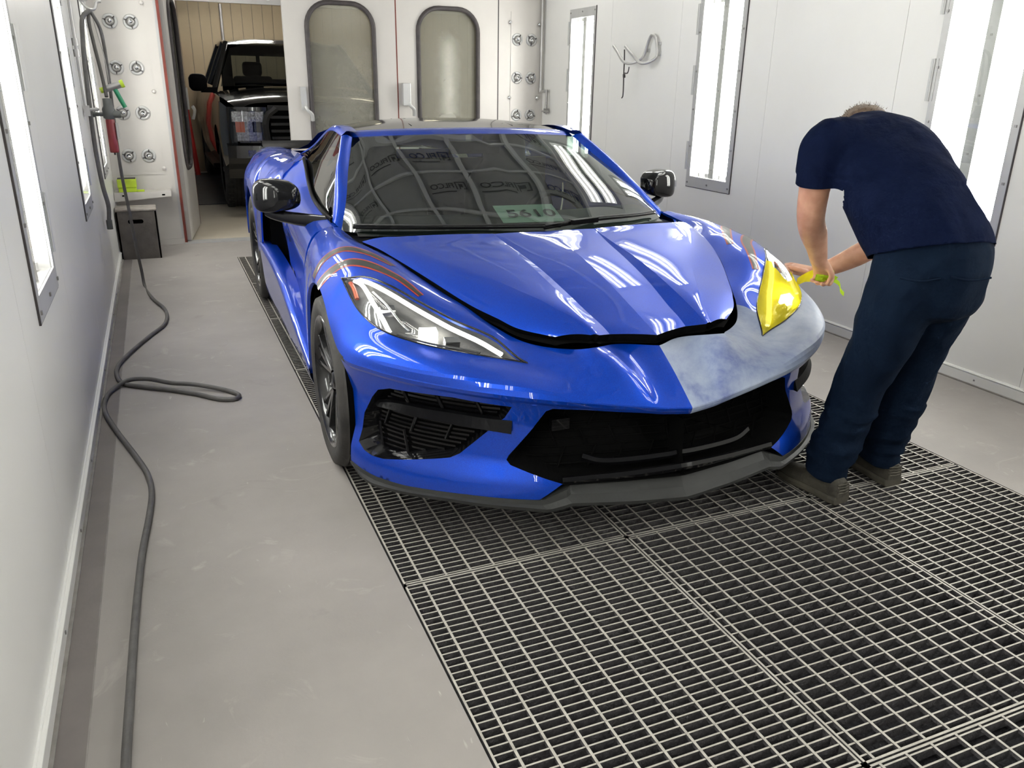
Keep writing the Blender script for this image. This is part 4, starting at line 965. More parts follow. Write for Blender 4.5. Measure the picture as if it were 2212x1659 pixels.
def limb(mb, secs, wdir=RGT, n=18, sub=5, cap=True):
    """tube of ellipses: secs = (point, half width along wdir, half depth)"""
    P = hermite_rows(np.array([[s[0]] for s in secs], float), sub)[:, 0]; m = len(secs); u = np.linspace(0, m-1, len(P))
    W = np.interp(u, range(m), [s[1] for s in secs]); D = np.interp(u, range(m), [s[2] for s in secs])
    T = np.gradient(P, axis=0); G = []
    def ring(p, t, w, d):
        t = t/np.linalg.norm(t); a = wdir-t*(wdir@t)
        if np.linalg.norm(a) < .1: a = FWD-t*(FWD@t)
        a /= np.linalg.norm(a); b = np.cross(t, a)
        return [p+w*math.cos(q)*a+d*math.sin(q)*b for q in np.linspace(0, 2*math.pi, n, endpoint=False)]
    if cap:
        for k in (0, .5, .85): r = math.sin(math.acos(1-k)) if k else .05; G.append(ring(P[0]-T[0]/np.linalg.norm(T[0])*min(W[0], D[0])*(1-k)*.8, T[0], W[0]*r, D[0]*r))
    for i in range(len(P)): G.append(ring(P[i], T[i], W[i], D[i]))
    if cap:
        for k in (.85, .5, 0): r = math.sin(math.acos(1-k)) if k else .05; G.append(ring(P[-1]+T[-1]/np.linalg.norm(T[-1])*min(W[-1], D[-1])*(1-k)*.8, T[-1], W[-1]*r, D[-1]*r))
    mb.grid(np.array(G), close=True); mb.add(G[0], [tuple(range(n))]); mb.add(G[-1], [tuple(range(n))])
def fuse(mb, vox, smooth=4):
    """one continuous skin around all the limbs"""
    me = mb.mesh('tmp'); o = bpy.data.objects.new('tmp', me); COL.objects.link(o)
    r = o.modifiers.new('r', 'REMESH'); r.mode = 'VOXEL'; r.voxel_size = vox
    if smooth: s = o.modifiers.new('s', 'SMOOTH'); s.factor = .6; s.iterations = smooth
    bpy.context.view_layer.update(); out = bpy.data.meshes.new_from_object(o.evaluated_get(bpy.context.evaluated_depsgraph_get()))
    bpy.data.objects.remove(o); return out
def finish(me, name, m, parent, disp=None, cuts=(), base=PB, solid=0):
    bm = bmesh.new(); bm.from_mesh(me)
    for co, no, rad in cuts:
        fs = [f for f in bm.faces if (f.calc_center_median()-Vector(co)).length < rad]
        geom = list({v for f in fs for v in f.verts})+list({e for f in fs for e in f.edges})+fs
        bmesh.ops.bisect_plane(bm, geom=geom, dist=1e-5, plane_co=co, plane_no=no, clear_outer=True)
    bm.normal_update()
    if disp:
        nn = [(v, v.normal.copy(), v.co.copy()) for v in bm.verts]
        for v, n, c in nn: v.co = c+n*disp(c)
    for v in bm.verts: v.co -= Vector(base)
    for f in bm.faces: f.smooth = True
    bm.to_mesh(me); bm.free()
    o = mesh_obj(name, me, m, parent)
    if solid: q = o.modifiers.new('solid', 'SOLIDIFY'); q.thickness = solid; q.offset = -1
    return o
V3 = lambda *a: np.array(a, float)
JN = dict(shL=V3(2.015, 2.15, 1.195), elL=V3(2.045, 2.185, .955), wrL=V3(2.155, 2.235, .80), shR=V3(2.46, 2.19, 1.185), elR=V3(2.56, 2.33, .84), wrR=V3(2.385, 2.495, .685))
b = MB()
limb(b, [(V3(2.19, 1.82, .88), .12, .09), (V3(2.20, 1.95, 1.04), .12, .09), (V3(2.225, 2.11, 1.18), .14, .08), (V3(2.25, 2.20, 1.245), .075, .06), (V3(2.30, 2.26, 1.25), .062, .062), (V3(2.36, 2.32, 1.245), .064, .066)])
# head hangs beyond the shoulders, crown up and away
limb(b, [(V3(2.345, 2.31, 1.215), .060, .066), (V3(2.372, 2.338, 1.222), .076, .086), (V3(2.40, 2.365, 1.235), .080, .096), (V3(2.425, 2.39, 1.250), .074, .090), (V3(2.445, 2.41, 1.262), .054, .066)])
hd = V3(2.40, 2.365, 1.235); fdir = FWD*.55+V3(0, 0, -.82); fdir /= np.linalg.norm(fdir)
limb(b, [(hd+fdir*.085+V3(0, 0, .01), .012, .012), (hd+fdir*.108, .014, .014), (hd+fdir*.10-FWD*.03, .010, .010)])       # nose
for s in (-1, 1):
    limb(b, [(hd+RGT*s*.078-FWD*.015+V3(0, 0, .012), .007, .022), (hd+RGT*s*.088-FWD*.02-V3(0, 0, .012), .006, .018)], FWD)   # ears
    limb(b, [(hd+fdir*.082+RGT*s*.03+FWD*.02, .012, .008), (hd+fdir*.084+RGT*s*.04+FWD*.02, .010, .007)])                # brows
limb(b, [(hd+fdir*.088-FWD*.065-RGT*.022, .009, .007), (hd+fdir*.092-FWD*.066, .010, .008), (hd+fdir*.088-FWD*.065+RGT*.022, .009, .007)])  # mouth
limb(b, [(V3(2.24, 2.17, 1.22), .06, .06), (JN['shL']+(.03, 0, .01), .058, .06), (JN['shL']-(0, 0, .05), .055, .058), (V3(2.022, 2.165, 1.06), .050, .055), (JN['elL'], .046, .047), (V3(2.085, 2.205, .905), .046, .043), (V3(2.125, 2.222, .85), .036, .034), (JN['wrL'], .030, .024)])
limb(b, [(V3(2.24, 2.17, 1.22), .06, .06), (JN['shR'], .056, .058), (V3(2.52, 2.26, 1.02), .050, .052), (JN['elR'], .045, .045), (V3(2.50, 2.40, .765), .044, .042), (V3(2.43, 2.46, .71), .033, .032), (JN['wrR'], .028, .024)])
for hip, kn, an in ((V3(2.11, 1.83, .86), V3(2.13, 1.93, .48), V3(2.09, 1.985, .08)), (V3(2.28, 1.82, .86), V3(2.335, 1.92, .47), V3(2.36, 2.015, .08))):
    limb(b, [(hip, .075, .075), (hip*.5+kn*.5, .068, .07), (kn, .055, .058), (kn*.55+an*.45, .05, .055), (an, .036, .04)])
# left hand: gripping the tape, knuckles up, fingers folded under
w_ = JN['wrL']; pl_ = V3(.62, .28, -.55); pl_ /= np.linalg.norm(pl_); ac = V3(-.40, .86, 0); ac -= pl_*(ac@pl_); ac /= np.linalg.norm(ac); dn = np.cross(pl_, ac); dn = dn if dn[2] < 0 else -dn
limb(b, [(w_, .024, .027), (w_+pl_*.035, .022, .036), (w_+pl_*.075, .018, .040)], dn)
for k, (o_, ln) in enumerate(((-.031, .026), (-.010, .030), (.011, .029), (.031, .023))):
    k0 = w_+pl_*.075+ac*o_; limb(b, [(k0, .0098, .0098), (k0+pl_*ln*.95+dn*.012, .0095, .0095), (k0+pl_*ln*.8+dn*(.012+ln), .0088, .0088), (k0+pl_*ln*.1+dn*(.018+ln), .0078, .0078)], ac, 10, 4)
k0 = w_+pl_*.028-ac*.030+dn*.006; limb(b, [(k0, .012, .012), (k0+pl_*.022-ac*.014+dn*.018, .0105, .0105), (k0+pl_*.045-ac*.004+dn*.030, .009, .009)], ac, 10, 4)
# right hand: flat on the lamp, thumb along its edge
w_ = JN['wrR']; pl_ = V3(-.62, .72, .12); pl_ /= np.linalg.norm(pl_); ac = V3(.70, .62, .3); ac -= pl_*(ac@pl_); ac /= np.linalg.norm(ac); dn = np.cross(pl_, ac); dn = dn if dn[2] < 0 else -dn
limb(b, [(w_, .024, .027), (w_+pl_*.035, .020, .036), (w_+pl_*.078, .015, .040)], dn)
for o_, ln in ((-.031, .030), (-.010, .034), (.011, .032), (.031, .025)):
    k0 = w_+pl_*.078+ac*o_; limb(b, [(k0, .0095, .0095), (k0+pl_*ln+dn*.004, .009, .009), (k0+pl_*ln*1.8+dn*.016, .0085, .0085), (k0+pl_*ln*2.3+dn*.028, .0075, .0075)], ac, 10, 4)
k0 = w_+pl_*.025-ac*.030+V3(0, 0, .012); limb(b, [(k0, .0125, .0125), (k0+pl_*.03-ac*.018+V3(0, 0, .012), .011, .011), (k0+pl_*.062-ac*.02+V3(0, 0, .014), .0095, .0095)], ac, 10, 4)
body = finish(fuse(b, .0052, 3), 'body', M['skin'], worker)
# shirt
def wr(c, f1, a1, f2, a2, st=(1, 1, 1)):
    q = Vector((c[0]*st[0], c[1]*st[1], c[2]*st[2])); return a1*mnoise.noise(q*f1)+a2*(1-abs(mnoise.noise(q*f2)))
s = MB()
limb(s, [(V3(2.192, 1.79, .87), .182, .158), (V3(2.19, 1.82, .93), .184, .160), (V3(2.188, 1.885, 1.00), .188, .158), (V3(2.195, 1.97, 1.08), .186, .142), (V3(2.213, 2.07, 1.165), .196, .125), (V3(2.232, 2.145, 1.222), .188, .098), (V3(2.248, 2.195, 1.248), .105, .075)], n=28)
limb(s, [(V3(2.16, 2.14, 1.21), .085, .085), (JN['shL']+(.02, 0, .012), .082, .080), (JN['shL']-(0, -.002, .05), .072, .074), (V3(2.018, 2.16, 1.085), .066, .072), (V3(2.02, 2.165, 1.04), .064, .070)])
limb(s, [(V3(2.32, 2.17, 1.21), .085, .085), (JN['shR']+(-.02, 0, .012), .080, .080), (V3(2.49, 2.22, 1.11), .072, .074), (V3(2.505, 2.245, 1.04), .064, .068), (V3(2.51, 2.25, 1.0), .06, .064)])
sm = fuse(s, .009, 10)
finish(sm, 'shirt', M['navy'], worker, lambda c: (wr(c, 6, .010, 11, .014, (1, .6, .6))-.012) if c[2] < 1.12 else wr(c, 9, .004, 12, .005)-.003,
       [((2.02, 2.165, 1.083), (.1, .1, -1), .12), ((2.51, 2.25, 1.04), (.1, .1, -1), .12), ((2.19, 1.80, .915), (-.05, -.35, -1), .32), ((2.262, 2.215, 1.262), (.5, .7, .45), .12)], solid=.003)
# trousers
t = MB()
limb(t, [(V3(2.192, 1.80, .955), .160, .128), (V3(2.192, 1.80, .93), .172, .140), (V3(2.193, 1.795, .86), .180, .150), (V3(2.195, 1.80, .79), .176, .140)], n=28)
limb(t, [(V3(2.115, 1.81, .83), .105, .125), (V3(2.115, 1.835, .72), .100, .115), (V3(2.13, 1.885, .58), .092, .100), (V3(2.135, 1.93, .47), .086, .092), (V3(2.125, 1.955, .33), .083, .090), (V3(2.105, 1.98, .17), .078, .086), (V3(2.092, 1.992, .075), .076, .084), (V3(2.09, 1.995, .05), .074, .08)])
limb(t, [(V3(2.275, 1.80, .83), .105, .125), (V3(2.285, 1.83, .72), .100, .115), (V3(2.315, 1.88, .58), .092, .098), (V3(2.335, 1.92, .47), .086, .092), (V3(2.35, 1.95, .33), .080, .088), (V3(2.36, 1.99, .17), .074, .084), (V3(2.362, 2.015, .08), .072, .08), (V3(2.362, 2.02, .055), .07, .08)])
tm = fuse(t, .009, 8)
finish(tm, 'trousers', M['trouser'], worker, lambda c: (wr(c, 8, .009, 12, .012, (1, 1, .55))-.008) if c[2] > .34 else (wr(c, 9, .009, 13, .020, (.5, .5, 1.6))-.012),
       [((2.09, 1.96, .090), (.1, .30, -1), .18), ((2.362, 1.98, .088), (0, .30, -1), .17)], solid=.003)
pk = MB()
for o_, z_ in ((.045, .865), (-.105, .86)):
    c0 = V3(2.192, 1.80, z_)+RGT*o_-FWD*.157; pk.tube(catmull([c0-RGT*.06, c0+V3(0, 0, -.008)-FWD*.004, c0+RGT*.06], 10), .0035, 6)
pk.build('back_pocket', M['trouser'], worker, tuple(-PB))
pw = V3(2.035, 1.83, .86); pg = MB().grid([[pw+V3(.004*j-.012*i*0, -.02+.014*i, -.11*j/5+.01*i) for i in range(4)] for j in range(6)])
pg.build('pocket_lining', M['reflector'], worker, tuple(-PB))
# hair: a cropped cap with short tufts
hc = MB(); dirc = (hd-V3(2.25, 2.2, 1.26)); dirc = FWD*.75+V3(0, 0, .66); dirc /= np.linalg.norm(dirc)
nrm_ = []
for i in range(18):
    ring = []
    for j in range(30):
        th = math.radians(112)*i/17; ph = 2*math.pi*j/30; A_ = RGT; B_ = np.cross(dirc, A_)
        d = dirc*math.cos(th)+(A_*math.cos(ph)+B_*math.sin(ph))*math.sin(th); r = .092+.012*abs(d@FWD)+.004*mnoise.noise(Vector(d*9)); ring.append(hd+V3(0, .0, .006)+d*r*V3(.93, 1, 1)); nrm_.append((ring[-1], d))
    hc.grid([ring]) if False else None
    if i: hc.grid(np.array([prev, ring]), close=True)
    prev = ring
rs = np.random.RandomState(5)
for k in range(1500):
    p, d = nrm_[rs.randint(0, len(nrm_))]; p = p+rs.normal(0, .004, 3); tdir = d*.55+V3(*rs.normal(0, .4, 3)); tdir /= np.linalg.norm(tdir); q = p+tdir*rs.uniform(.004, .011); sd = np.cross(d, tdir)+V3(1e-4, 0, 0); sd = sd/np.linalg.norm(sd)*.0012
    hc.add([p-sd, p+sd, q], [(0, 1, 2)])
ho = hc.build('hair', M['hair'], worker, tuple(-PB), recalc=False); ho['kind'] = 'stuff'
# shoes
def shoe(heel, ang, label):
    o = thing('shoe', None, None, (heel[0]-PB[0], heel[1]-PB[1], 0), ang); o.parent = worker
    out = [(0, .0, .036), (.03, -.0, .041), (.09, 0, .040), (.15, 0, .043), (.20, 0, .049), (.25, 0, .043), (.285, 0, .022), (.293, 0, .004)]
    def ring(z, g, k=1.):
        L_ = [(w*k+g, y) for y, _, w in out]; return [(x, y, z) for x, y in L_]+[(-x, y, z) for x, y in L_[::-1]]
    sl = MB(); R_ = [ring(0, -.003), ring(.006, .003), ring(.020, .004), ring(.030, .001)]; sl.grid(np.array(R_), close=True, smooth=False); sl.add(R_[0], [tuple(range(16))]); sl.add(R_[-1], [tuple(range(16))]); bevel(sl.build('sole', M['sole'], o), .003)
    up = MB(); prof = []
    for y, zt, w in ((-.002, .085, .030), (.02, .098, .036), (.06, .102, .037), (.10, .096, .039), (.14, .088, .040), (.19, .072, .045), (.24, .060, .041), (.275, .050, .026), (.287, .040, .008)):
        prof.append([(w*math.copysign(abs(math.cos(a))**.8, math.cos(a)), y, .026+(zt-.026)*max(0, math.sin(a))**.75) for a in np.linspace(0, math.pi, 15)])
    G = hermite_rows(np.array(prof), 3); up.grid(G); up.add(G[0], [tuple(range(15))]); up.build('upper', M['shoe'], o)
    for k in range(4):
        y = .10+.028*k; MB().tube([(-.026, y, .098-.010*k), (0, y-.003, .1035-.0105*k), (.026, y, .098-.010*k)], .003, 6).build('lace', M['sole'], o)
    for k in range(4): MB().tube([(-.03, .002-.002*k*0, .044+.011*k), (0, -.007, .046+.011*k), (.03, .002, .044+.011*k)], .003, 6).build('heel_rib', M['sole'], o)
shoe((2.088, 1.888), math.radians(7), 'x'); shoe((2.372, 1.925), math.radians(-4), 'x')

# --- masking tape over the headlamp, its loose end in the hand, and the green scrap
def tape_mat(name, c):
    m, nt, p = nodes(name); L = nt.links; out = nt.nodes['Material Output']; tc = mk(nt, 'ShaderNodeTexCoord'); nz = mk(nt, 'ShaderNodeTexNoise', Scale=30, Detail=3, Distortion=2.); L.new(tc.outputs['Object'], nz.inputs['Vector'])
    p.inputs['Base Color'].default_value = (*c, 1); p.inputs['Roughness'].default_value = .7; p.inputs['Specular IOR Level'].default_value = .15
    bp = mk(nt, 'ShaderNodeBump', Strength=.35, Distance=.01); L.new(nz.outputs['Fac'], bp.inputs['Height']); L.new(bp.outputs[0], p.inputs['Normal'])
    tr = mk(nt, 'ShaderNodeBsdfTranslucent'); tr.inputs['Color'].default_value = (*c, 1); mx = mk(nt, 'ShaderNodeMixShader'); mx.inputs[0].default_value = .45
    L.new(p.outputs[0], mx.inputs[1]); L.new(tr.outputs[0], mx.inputs[2])
    tp = mk(nt, 'ShaderNodeBsdfTransparent'); tp.inputs['Color'].default_value = (1, .93, .45, 1); m3 = mk(nt, 'ShaderNodeMixShader'); m3.inputs[0].default_value = .10
    L.new(mx.outputs[0], m3.inputs[1]); L.new(tp.outputs[0], m3.inputs[2]); L.new(m3.outputs[0], out.inputs[0]); return m
M['ytape'] = tape_mat('yellow_tape', (.78, .66, .012)); M['gtape'] = tape_mat('green_tape', (.48, .72, .03))
mt = thing('masking_tape', 'yellow masking tape over the lower half of the right headlamp', 'tape', c2w((.66, -.60, .60)))
inv = Matrix.Rotation(-CARZ, 3, 'Z')
def toW(p): return np.array(c2w(p))-np.array(mt.location)
G = []
ss = np.linspace(4.0, 7.75, 34)
for t_ in np.linspace(-.03, 1.03, 20):
    G.append([toW(hl(4.0+(s-4.0)*(1.0 if t_ < .15 else .80+.1*math.sin(9*t_)+.16*t_), t_, -.004-.0025*mnoise.noise(Vector((s*3, t_*7, 1))))) for s in ss])
MB().grid(G).build('tape_sheet', M['ytape'], mt)
h0 = np.array((2.215, 2.265, .735)); pth = catmull([c2w(hl(7.4, .97, -.006)), c2w((.885, -.42, .690)), (2.29, 2.36, .715), (2.25, 2.30, .735), h0], 24)
g = []
for i, p in enumerate(pth):
    w_ = .014+.020*math.sin(math.pi*min(1, i/15)) if i < 18 else .022; up_ = np.array((.25, .2, .95)); tw = .6*math.sin(i*.25); v = up_*math.cos(tw)+np.array((.5, -.6, 0))*math.sin(tw)
    g.append([p-np.array(mt.location)+v*w_*k for k in np.linspace(-1, 1, 5)])
MB().grid(g).build('tape_end', M['ytape'], mt)
gt = thing('tape_scrap', 'crumpled green tape held in the hand of the worker', 'tape', tuple(h0))
bm = bmesh.new(); bmesh.ops.create_icosphere(bm, subdivisions=3, radius=.03)
for v in bm.verts: v.co = Vector((v.co.x*1.25, v.co.y, v.co.z*.8))*(1+.55*mnoise.noise(v.co*55))
me = bpy.data.meshes.new('scrap'); bm.to_mesh(me); bm.free(); mesh_obj('scrap_ball', me, M['gtape'], gt, (.015, .0, -.004))
g = [[p+np.array((0, 0, .008*k)) for k in (-1, 0, 1)] for p in catmull([(.03, -.01, -.01), (.055, -.03, -.03), (.05, -.045, -.05), (.065, -.05, -.065)], 10)]
MB().grid(g).build('scrap_tail', M['gtape'], gt)
# ------------------------------------------------------------------ the workshop beyond the doors
M['gfloor'] = mat('workshop_concrete', (.60, .54, .44), .7, vscale=2, c2=(.52, .46, .37), bump=.05)
M['tanboard'] = mat('tan_wall_board', (.44, .35, .225), .6, vscale=1.5, c2=(.40, .32, .21))
M['bluewall'] = mat('blue_grey_wall', (.42, .48, .56), .6, vscale=1.2, c2=(.25, .31, .42))
M['gceil'] = mat('workshop_ceiling', (.6, .58, .54), .8)
M['shoptube'] = emit('shop_tube', (1, .97, .9), 85)
M['darkmat'] = mat('dark_drain_floor', (.05, .05, .055), .6, vscale=6)
M['redpaint'] = mat('red_paint', (.50, .03, .025), .4, vscale=8)
g = tag(MB().box((-1.5, YB+.05, -.1), (6.5, 14.4, -.002)).build('floor_workshop', M['gfloor']), 'tan concrete floor of the workshop beyond the open door', 'floor', kind='structure')
dm = MB().box((-.1, 10.4, -.004), (3.6, 14.2, .004)).build('drain_mat', M['darkmat'], g)
me = MB().box((-1.8, -.006, .004), (1.8, .006, .0055)).mesh('mat_joint'); me.materials.append(M['seam'])
for y in np.arange(10.5, 14.1, .15): mesh_obj('mat_joint', me, None, dm, (1.75, y, 0))
tw = thing('wall_workshop', 'tan vertical-board wall behind the black truck', 'wall', (0, 14.4, 0), 0, kind='structure')
MB().box((-1.6, 0, 0), (6.6, .1, 3.4)).build('wall_core', M['seam'], tw)
me = MB().box((0, -.014, 0), (.150, 0, 2.52)).mesh('wall_board'); me.materials.append(M['tanboard'])
for x in np.arange(-1.5, 6.5, .156): mesh_obj('wall_board', me, None, tw, (x, 0, 0))
MB().box((-1.6, -.05, 2.52), (6.6, 0, 2.62)).build('cornice', M['reflector'], tw)
for nm_, a, b in (('wall_workshop_left', (-1.6, YB+.1, 0), (-1.5, 14.5, 3.4)), ('wall_workshop_right', (6.5, YB+.1, 0), (6.6, 14.5, 3.4))):
    tag(MB().box(a, b).build(nm_, M['bluewall']), 'plain blue-grey side wall of the workshop, %s' % nm_.split('_')[-1], 'wall', kind='structure')
tag(MB().box((-1.6, YB+.1, 3.3), (6.6, 14.5, 3.4)).build('ceiling_workshop', M['gceil']), 'pale ceiling of the workshop beyond the door', 'ceiling', kind='structure')
for i, (x, y, z, lb) in enumerate(((1.15, 13.2, 2.50, 'long ceiling lamp in the workshop, above the black truck'), (3.6, 13.0, 2.9, 'long ceiling lamp in the workshop, behind the door windows'), (1.3, 9.0, 3.05, 'long ceiling lamp in the workshop, just beyond the doorway'), (4.0, 9.6, 3.05, 'long ceiling lamp in the workshop, nearest the right corner'))):
    t = thing('shop_light', lb, 'light', (x, y, z), 0, 'workshop lamps')
    MB().box((-.62, -.09, .03), (.62, .09, .08)).build('lamp_body', M['reflector'], t)
    for d in (-.045, .045): MB().tube([(-.6, d, .012), (.6, d, .012)], .015, 8, cap=False).build('lamp_tube', M['shoptube'], t)
    for sx in (-.55, .55): MB().tube([(sx, 0, .08), (sx, 0, 3.3-z)], .006, 6).build('drop_rod', M['darkpipe'], t)
for i, (x, dx, lb) in enumerate(((.30, .05, 'thin red pole leaning on the tan wall, left one'), (.42, .12, 'thick red pole leaning on the tan wall behind the truck mirror'))):
    t = thing('red_pole', lb, 'pole', (x+dx, 13.85, 0), 0, 'red poles')
    MB().tube([(0, 0, 0), (-dx, .46, 2.02)], .018+.02*i, 8).build('shaft', M['redpaint'], t); MB().tube([(-dx, .46, 2.02), (-dx*1.03, .465, 2.08)], .022+.02*i, 8).build('end_cap', M['gasket'], t)
t = thing('conduit_pipe', 'grey conduit running down the tan workshop wall', 'pipe', (1.15, 14.36, 0)); MB().tube([(0, 0, 1.2), (0, 0, 2.5)], .022, 8).build('conduit', M['darkpipe'], t); MB().box((-.05, -.03, 1.12), (.05, .02, 1.22)).build('junction_box', M['darkpipe'], t)

# --- black pickup truck, front towards the booth
tk = thing('pickup_truck', 'black pickup truck parked beyond the open booth door', 'truck', (1.64, 10.22, 0))
M['tblack'] = mat('truck_black_paint', (.010, .010, .011), .2, coat=1, var=.2); M['tgrille'] = mat('truck_grille', (.02, .02, .022), .35, var=.2)
M['ttyre'] = mat('dusty_truck_tyre', (.055, .052, .048), .85, c2=(.03, .028, .026), vscale=9)
M['tlens'] = mat('truck_lamp_chrome', (.62, .62, .62), .18, .8, c2=(.18, .17, .16), vscale=55)
def tpan(name, grids, m=None, **kw): return panel(name, grids, m or M['tblack'], tk, flange=0, center=(0, 1.6, .9), **kw)
hood_r = [catmull([(0, y, z), (.45, y+.01, z-.01), (.70, y+.03, z-.035), (x, y+.06, ze)], 16) for y, z, x, ze in ((-.90, 1.19, .80, 1.10), (-.80, 1.225, .86, 1.15), (-.45, 1.265, .90, 1.195), (0, 1.30, .93, 1.225), (.42, 1.335, .94, 1.255))]
HGt = hermite_rows(hood_r, 4); tpan('truck_hood', [HGt, mirx(HGt)])
def sx(y, z):
    base = np.interp(z, [.35, .6, .85, 1.1, 1.25, 1.36], [.93, .985, 1.0, .985, .955, .93]); return base-np.interp(y, [-.95, -.8, -.5, 4.4], [.16, .07, 0, 0])
arch = lambda yc: [(yc+.50*math.sin(a), .42+.50*math.cos(a)) for a in np.linspace(-1.75, 1.75, 22)]
def side_panel(name, outer, holes=()):
    vs, fs = trimmed(outer, list(holes), .06)
    for s_ in (-1, 1):
        b_ = MB().add([(s_*sx(y, z), y, z) for y, z in vs], fs, 0, True); b_.build(name, M['tblack'], tk)
side_panel('front_fender', [(-.93, .62), (-.90, 1.10), (-.4, 1.20), (0, 1.225), (.5, 1.255), (.5, .42), (.46, .42)]+arch(0)[::-1]+[(-.50, .5)])
side_panel('front_door', [(.51, .42), (.51, 1.27), (1.52, 1.34), (1.52, .42)]); side_panel('rear_door', [(1.53, .42), (1.53, 1.34), (2.42, 1.36), (2.42, .42)])
side_panel('truck_bed', [(2.46, .45), (2.46, 1.36), (4.55, 1.36), (4.55, .55), (4.1, .5)]+arch(3.68)[::-1]+[(3.15, .45)])
MB().box((-.95, 4.5, .5), (.95, 4.56, 1.36)).build('tailgate', M['tblack'], tk); MB().box((-.93, 2.46, .8), (.93, 4.5, .85)).build('bed_floor', M['void'], tk)
CB = [(.44, 1.335, .90), (1.12, 1.80, .70), (1.35, 1.875, .66), (1.9, 1.895, .66), (2.3, 1.87, .66), (2.44, 1.80, .66)]
rf = [catmull([(0, y, z), (x*.6, y, z-.006), (x, y+.01, z-.05)], 12) for y, z, x in ((1.12, 1.835, .70), (1.35, 1.885, .69), (1.9, 1.90, .69), (2.42, 1.86, .68))]
RFt = hermite_rows(rf, 4); tpan('truck_roof', [RFt, mirx(RFt)])
wsr = [catmull([(0, y, z), (x*.6, y+.03, z), (x, y+.12, z-.01)], 12) for y, z, x in ((.40, 1.335, .86), (.76, 1.59, .77), (1.08, 1.825, .695))]
WSt = hermite_rows(wsr, 4); M['tglass'] = glassmat('truck_glass', (.16, .18, .17), 1, ior=1.5)
tpan('truck_windshield', [WSt, mirx(WSt)], M['tglass'])
for a, b in (((-.70, 2.40, 1.2), (.70, 2.44, 1.42)), ((-.70, 2.40, 1.72), (.70, 2.44, 1.84)), ((-.70, 2.40, 1.42), (-.55, 2.44, 1.72)), ((.55, 2.40, 1.42), (.70, 2.44, 1.72)), ((-.22, 2.40, 1.42), (-.17, 2.44, 1.72)), ((.17, 2.40, 1.42), (.22, 2.44, 1.72))): MB().box(a, b).build('cab_back', M['tblack'], tk)
MB().box((-.68, 1.15, 1.80), (.68, 2.40, 1.815)).build('headliner', M['void'], tk)
for s_ in (-1, 1):
    def q(y, z, o=0): return (s_*(np.interp(z, [1.26, 1.84], [.945, .70])+o), y, z)
    MB().tube(catmull([q(.50, 1.27), q(.84, 1.56), q(1.16, 1.82)], 10), .035, 8).build('truck_pillar', M['tblack'], tk)
    for y0, z0, y1, z1 in ((1.53, 1.34, 1.50, 1.84), (2.40, 1.36, 2.36, 1.84)): MB().tube([q(y0, z0), q(y1, z1)], .045, 8).build('truck_pillar', M['tblack'], tk)
    MB().tube(catmull([q(1.16, 1.82), q(1.6, 1.845), q(2.38, 1.83)], 10), .035, 8).build('truck_rail', M['tblack'], tk)
    for poly in ([(.62, 1.29), (1.50, 1.345), (1.49, 1.81), (1.14, 1.795), (.86, 1.56)], [(1.56, 1.345), (2.37, 1.365), (2.34, 1.80), (1.55, 1.815)]):
        MB().add([q(y, z, -.01) for y, z in poly], [tuple(range(len(poly)))]).build('truck_side_window', M['tglass'], tk)
    hs = MB(); G = []
    for x, ry, rz in ((1.02, .05, .06), (1.05, .075, .085), (1.12, .08, .095), (1.19, .07, .085), (1.215, .04, .05)):
        G.append([(s_*x, .42+ry*math.copysign(abs(math.cos(a))**.6, math.cos(a)), 1.365+rz*math.copysign(abs(math.sin(a))**.6, math.sin(a))) for a in np.linspace(0, 2*math.pi, 20, endpoint=False)])
    G = hermite_rows(np.array(G), 3); hs.grid(G, close=True).add(G[0], [tuple(range(20))]).add(G[-1], [tuple(range(20))]); mo = hs.build('truck_mirror', M['sblack'], tk)
    MB().obox((s_*1.0, .46, 1.285), (.09, 0, 0), (0, .04, 0), (0, 0, .03)).build('mirror_arm', M['sblack'], mo)
    MB().box((s_*.80, .55, .40), (s_*1.03, 2.35, .445)).build('running_board', M['sblack'], tk)
    # C-shaped headlamp
    X0, X1 = .575, .89
    hb = thing('truck_headlamp', None, None, (0, 0, 0)); hb.parent = tk
    for nm_, a, b_, m_ in (('upper_lamp', (X0, 1.085), (X1, .985), M['tlens']), ('lower_lamp', (X0+.03, .88), (X1-.04, .795), M['tlens']), ('side_lamp', (X1-.12, .985), (X1-.03, .88), M['amber']), ('side_chrome', (X1-.20, .985), (X1-.12, .88), M['tlens'])):
        P = [(s_*x, -.955+.35*max(0, x-.72)**1.3, z) for x in (a[0], b_[0]) for z in (a[1], b_[1])]; MB().prism([P[0], P[1], P[3], P[2]], (0, .05, 0)).build(nm_, m_, hb)
    lens = MB().grid([[(s_*x, -.965+.35*max(0, x-.72)**1.3, z) for z in (1.095, .785)] for x in np.linspace(X0-.01, X1+.005, 8)]).build('lamp_lens', M['lens'], hb)
fa = MB().grid([[(x, -.90+.25*max(0, abs(x)-.6), z) for z in (.62, .9, 1.13)] for x in np.linspace(-.93, .93, 21)]).build('nose_panel', M['tblack'], tk)
gr_ = thing('truck_grille', None, None, (0, -.92, .95)); gr_.parent = tk
for s_ in (-1, 1):
    MB().tube(catmull([(s_*.545, -.03, -.16), (s_*.56, -.045, 0), (s_*.53, -.045, .10), (s_*.44, -.04, .17)], 12), .045, 6, smooth=False, flat=.8).build('grille_frame', M['tgrille'], gr_)
for z in (-.13, -.06, .01, .08): MB().box((-.50, -.05, z-.012), (.50, -.015, z+.014)).build('grille_slat', M['tgrille'], gr_)
MB().box((-.52, -.03, .15), (.52, .0, .20)).build('grille_top', M['tgrille'], gr_); MB().box((-.53, .0, -.19), (.53, .02, .18)).build('grille_back', M['void'], gr_)
